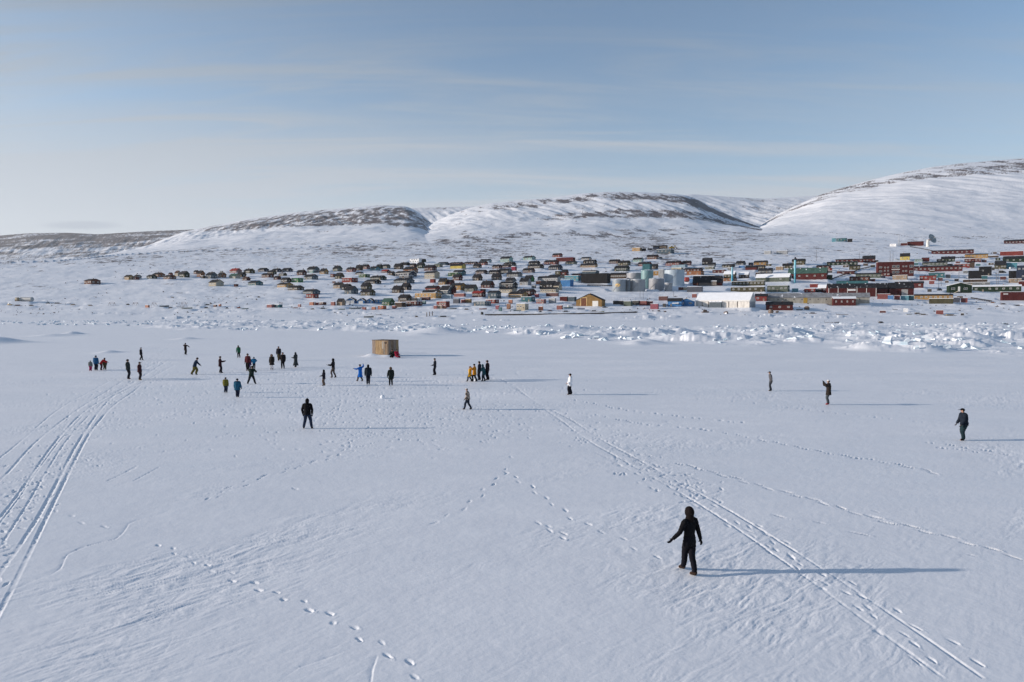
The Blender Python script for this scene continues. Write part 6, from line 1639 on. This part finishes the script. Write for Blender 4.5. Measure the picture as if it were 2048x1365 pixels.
# snowballs on the ice
for px, py, r_, d in ((765, 797, .17, 'white snowball of packed snow alone between the near and far players'), (952.5, 762.5, .17, 'white snowball at the feet of the mustard coat')):
    bm = bmesh.new(); bmesh.ops.create_icosphere(bm, subdivisions=3, radius=r_)
    q_ = random.Random(int(px))
    for v in bm.verts: v.co *= 1 + q_.uniform(-.06, .06); v.co.z = max(v.co.z, -r_ * .7)
    me = bpy.data.meshes.new('snowball'); bm.to_mesh(me); bm.free(); me.materials.append(SNOWP); x, y = on_ice(px, py); tag(link('snowball', me, None, (x, y, ice_z(x, y) + r_ * .6)), d, 'snowball', 'snowballs on the ice')
# ------------------------------------------------------------------ wooden hut on the ice
x, y = on_ice(776.5, 713.5)
hut = empty('wooden_hut', (x, y, ice_z(x, y)), R(-30), 'weathered plywood hut on pallets standing on the flat ice', 'hut')
Lh, Wh, Hh = 3.05, 2.35, 2.30; z0 = .22
wm1, t_, b_ = new_mat('weathered_plywood'); b_.inputs['Roughness'].default_value = .85
c_ = add(t_, 'ShaderNodeTexCoord'); mp = add(t_, 'ShaderNodeMapping'); mp.inputs['Scale'].default_value = (2.2, 2.2, .5); n_ = add(t_, 'ShaderNodeTexNoise'); n_.inputs['Scale'].default_value = 2.4; n_.inputs['Detail'].default_value = 8; n_.inputs['Roughness'].default_value = .7
t_.links.new(c_.outputs['Object'], mp.inputs[0]); t_.links.new(mp.outputs[0], n_.inputs['Vector']); cr_ = add(t_, 'ShaderNodeValToRGB'); e_ = cr_.color_ramp.elements; e_[0].position = .3; e_[0].color = (.13, .085, .05, 1); e_[1].position = .75; e_[1].color = (.42, .32, .22, 1); q3 = e_.new(.5); q3.color = (.27, .185, .11, 1)
t_.links.new(n_.outputs['Fac'], cr_.inputs[0]); t_.links.new(cr_.outputs[0], b_.inputs['Base Color'])
wms = [wm1]
for c0, c1, c2 in (((.16, .10, .045), (.32, .21, .10), (.45, .33, .20)), ((.12, .085, .06), (.24, .18, .14), (.36, .29, .24)), ((.08, .05, .03), (.20, .13, .075), (.33, .24, .16))):
    w2 = wm1.copy(); e2 = [n for n in w2.node_tree.nodes if n.type == 'VALTORGB'][0].color_ramp.elements
    for ee, cc_ in zip(e2, (c0, c1, c2)): ee.color = (cc_[0] * .92, cc_[1] * .92, cc_[2] * .95, 1)
    wms.append(w2)
m = MB()
for k in range(5):
    a_ = -Lh + Lh * k / 5; m.box(a_ + .006, a_ + Lh / 5 - .006, 0 + .004 * (k % 2), .05, z0, Hh, (2, 1, 1, 0, 3)[k])
m.box(-Lh + .01, -.01, .05, .08, z0, Hh - .02); m.build('front_wall', wms, hut)
m = MB()
for k in range(4): b0 = .05 + (Wh - .05) * k / 4; m.box(-.05, .004 * (k % 2), b0 + .006, b0 + (Wh - .05) / 4 - .006, z0, Hh, (2, 3, 2, 1)[k])
m.build('side_wall', wms, hut); MB().box(-Lh, -Lh + .05, .05, Wh, z0, Hh).build('side_wall', wm1, hut); MB().box(-Lh + .05, -.05, Wh - .05, Wh, z0, Hh).build('back_wall', wm1, hut)
MB().box(-Lh - .06, .06, -.06, Wh + .06, Hh, Hh + .06).build('roof', paint((.14, .11, .09), snow=.3), hut); MB().box(-Lh, 0, 0, Wh, .14, z0).build('floor', WOOD, hut)
for yy in (-.02, .8, 1.6, Wh - .15):
    MB().box(-Lh - .1, .1, yy, yy + .15, -.1, .14).build('skid', paint((.55, .42, .30), var=.3), hut)
wf = MB(); wf.box(-.70, -.30, -.03, -.005, 1.86, 2.06); wf.build('window', paint((.03, .015, .012)), hut); MB().box(-.78, -.74, -.04, -.006, .3, 2.2).build('trim', FRAME, hut)
MB().box(-1.08, -1.03, -.05, -.006, 1.1, 2.15).build('trim', FRAME, hut); MB().box(-.22, -.17, -.04, -.006, .3, 1.9).build('trim', paint((.5, .4, .3)), hut)
MB().box(-.98, -.82, -.02, -.006, .3, 1.1).build('door_patch', paint((.14, .085, .04)), hut); MB().box(-.045, -.0, .0, .05, z0, Hh).build('corner_post', paint((.45, .33, .22)), hut)
x, y = on_ice(792.5, 707); bx = empty('crate', (x, y + .4, ice_z(x, y)), R(-30), 'pale grey upright board box leaning behind the sitting red-jacketed person', 'crate')
m = MB(); m.box(-.28, .28, -.2, .2, .0, 1.0); m.build('body', paint((.30, .28, .30)), bx); MB().box(-.3, .3, -.22, .22, 1.0, 1.05).build('lid', paint((.35, .33, .35)), bx)
# ------------------------------------------------------------------ labels: each building told apart by its neighbours
def nshort(b, kinds=None): return f'{b[3]} {b[2]}'
def fit(s): return len(s.split()) <= 16
cnt = {}
for b in BLD: cnt[b[1]] = cnt.get(b[1], 0) + 1
used_l = set()
for i, b in enumerate(BLD):
    o, d, cat_, col_, x, y, wdt = b
    if (cnt[d] == 1 and len(d.split()) >= 9) or o.get('label'):
        o['label'] = d; used_l.add(d); continue
    def rel(c):
        dx, dy = c[4] - x, c[5] - y
        if abs(dx) > abs(dy) * 1.6: return 'right of' if dx < 0 else 'left of'
        if abs(dy) > abs(dx) * 1.2: return 'below' if dy < 0 else 'above'
        return 'beside'
    nb = sorted((c for c in BLD if c is not b), key=lambda c: math.hypot(c[4] - x, (c[5] - y) * 1.5))[:9]
    cands = []
    for a in range(len(nb)):
        for c in range(a + 1, len(nb)):
            ra, rc = rel(nb[a]), rel(nb[c])
            if ra == rc == 'beside': continue
            na, nc = nshort(nb[a]), nshort(nb[c])
            if na == nc: continue
            cands.append(f'{d}, {ra} {na}, {rc} {nc}')
    lab = None
    for c in cands:
        if fit(c) and c not in used_l: lab = c; break
    if not lab: lab = cands[0] if cands else d
    o['label'] = lab; used_l.add(lab)
apply_pads()
zb[0] = 0.0
ice = grid_mesh('sea_ice', U, YN, ZN, np.full(ZN.shape, -1.0))
hills = grid_mesh('hills', U, YF, zb, rock)
me = bpy.data.meshes.new('ground'); s_ = 20000
me.from_pydata([(-s_, -3000, -2.5), (s_, -3000, -2.5), (s_, 7000, -2.5), (-s_, 7000, -2.5)], [], [(0, 1, 2, 3)])
me.materials.append(SNOW); go = bpy.data.objects.new('ground', me); COL.objects.link(go); go['kind'] = 'structure'

# thin cold air between the camera and the far hills
hz = MB().box(-20500, 20500, -3100, 7100, -4, 950); hm = bpy.data.materials.new('haze_air'); hm.use_nodes = True; t = hm.node_tree; t.nodes.clear()
ho = t.nodes.new('ShaderNodeOutputMaterial'); hv = t.nodes.new('ShaderNodeVolumePrincipled'); hv.inputs['Color'].default_value = (.86, .92, 1, 1); hv.inputs['Density'].default_value = 0.00004; hv.inputs['Anisotropy'].default_value = .3
t.links.new(hv.outputs[0], ho.inputs['Volume']); h_o = hz.build('haze', hm); h_o['kind'] = 'stuff'; tag(h_o, 'thin pale haze in the cold air')
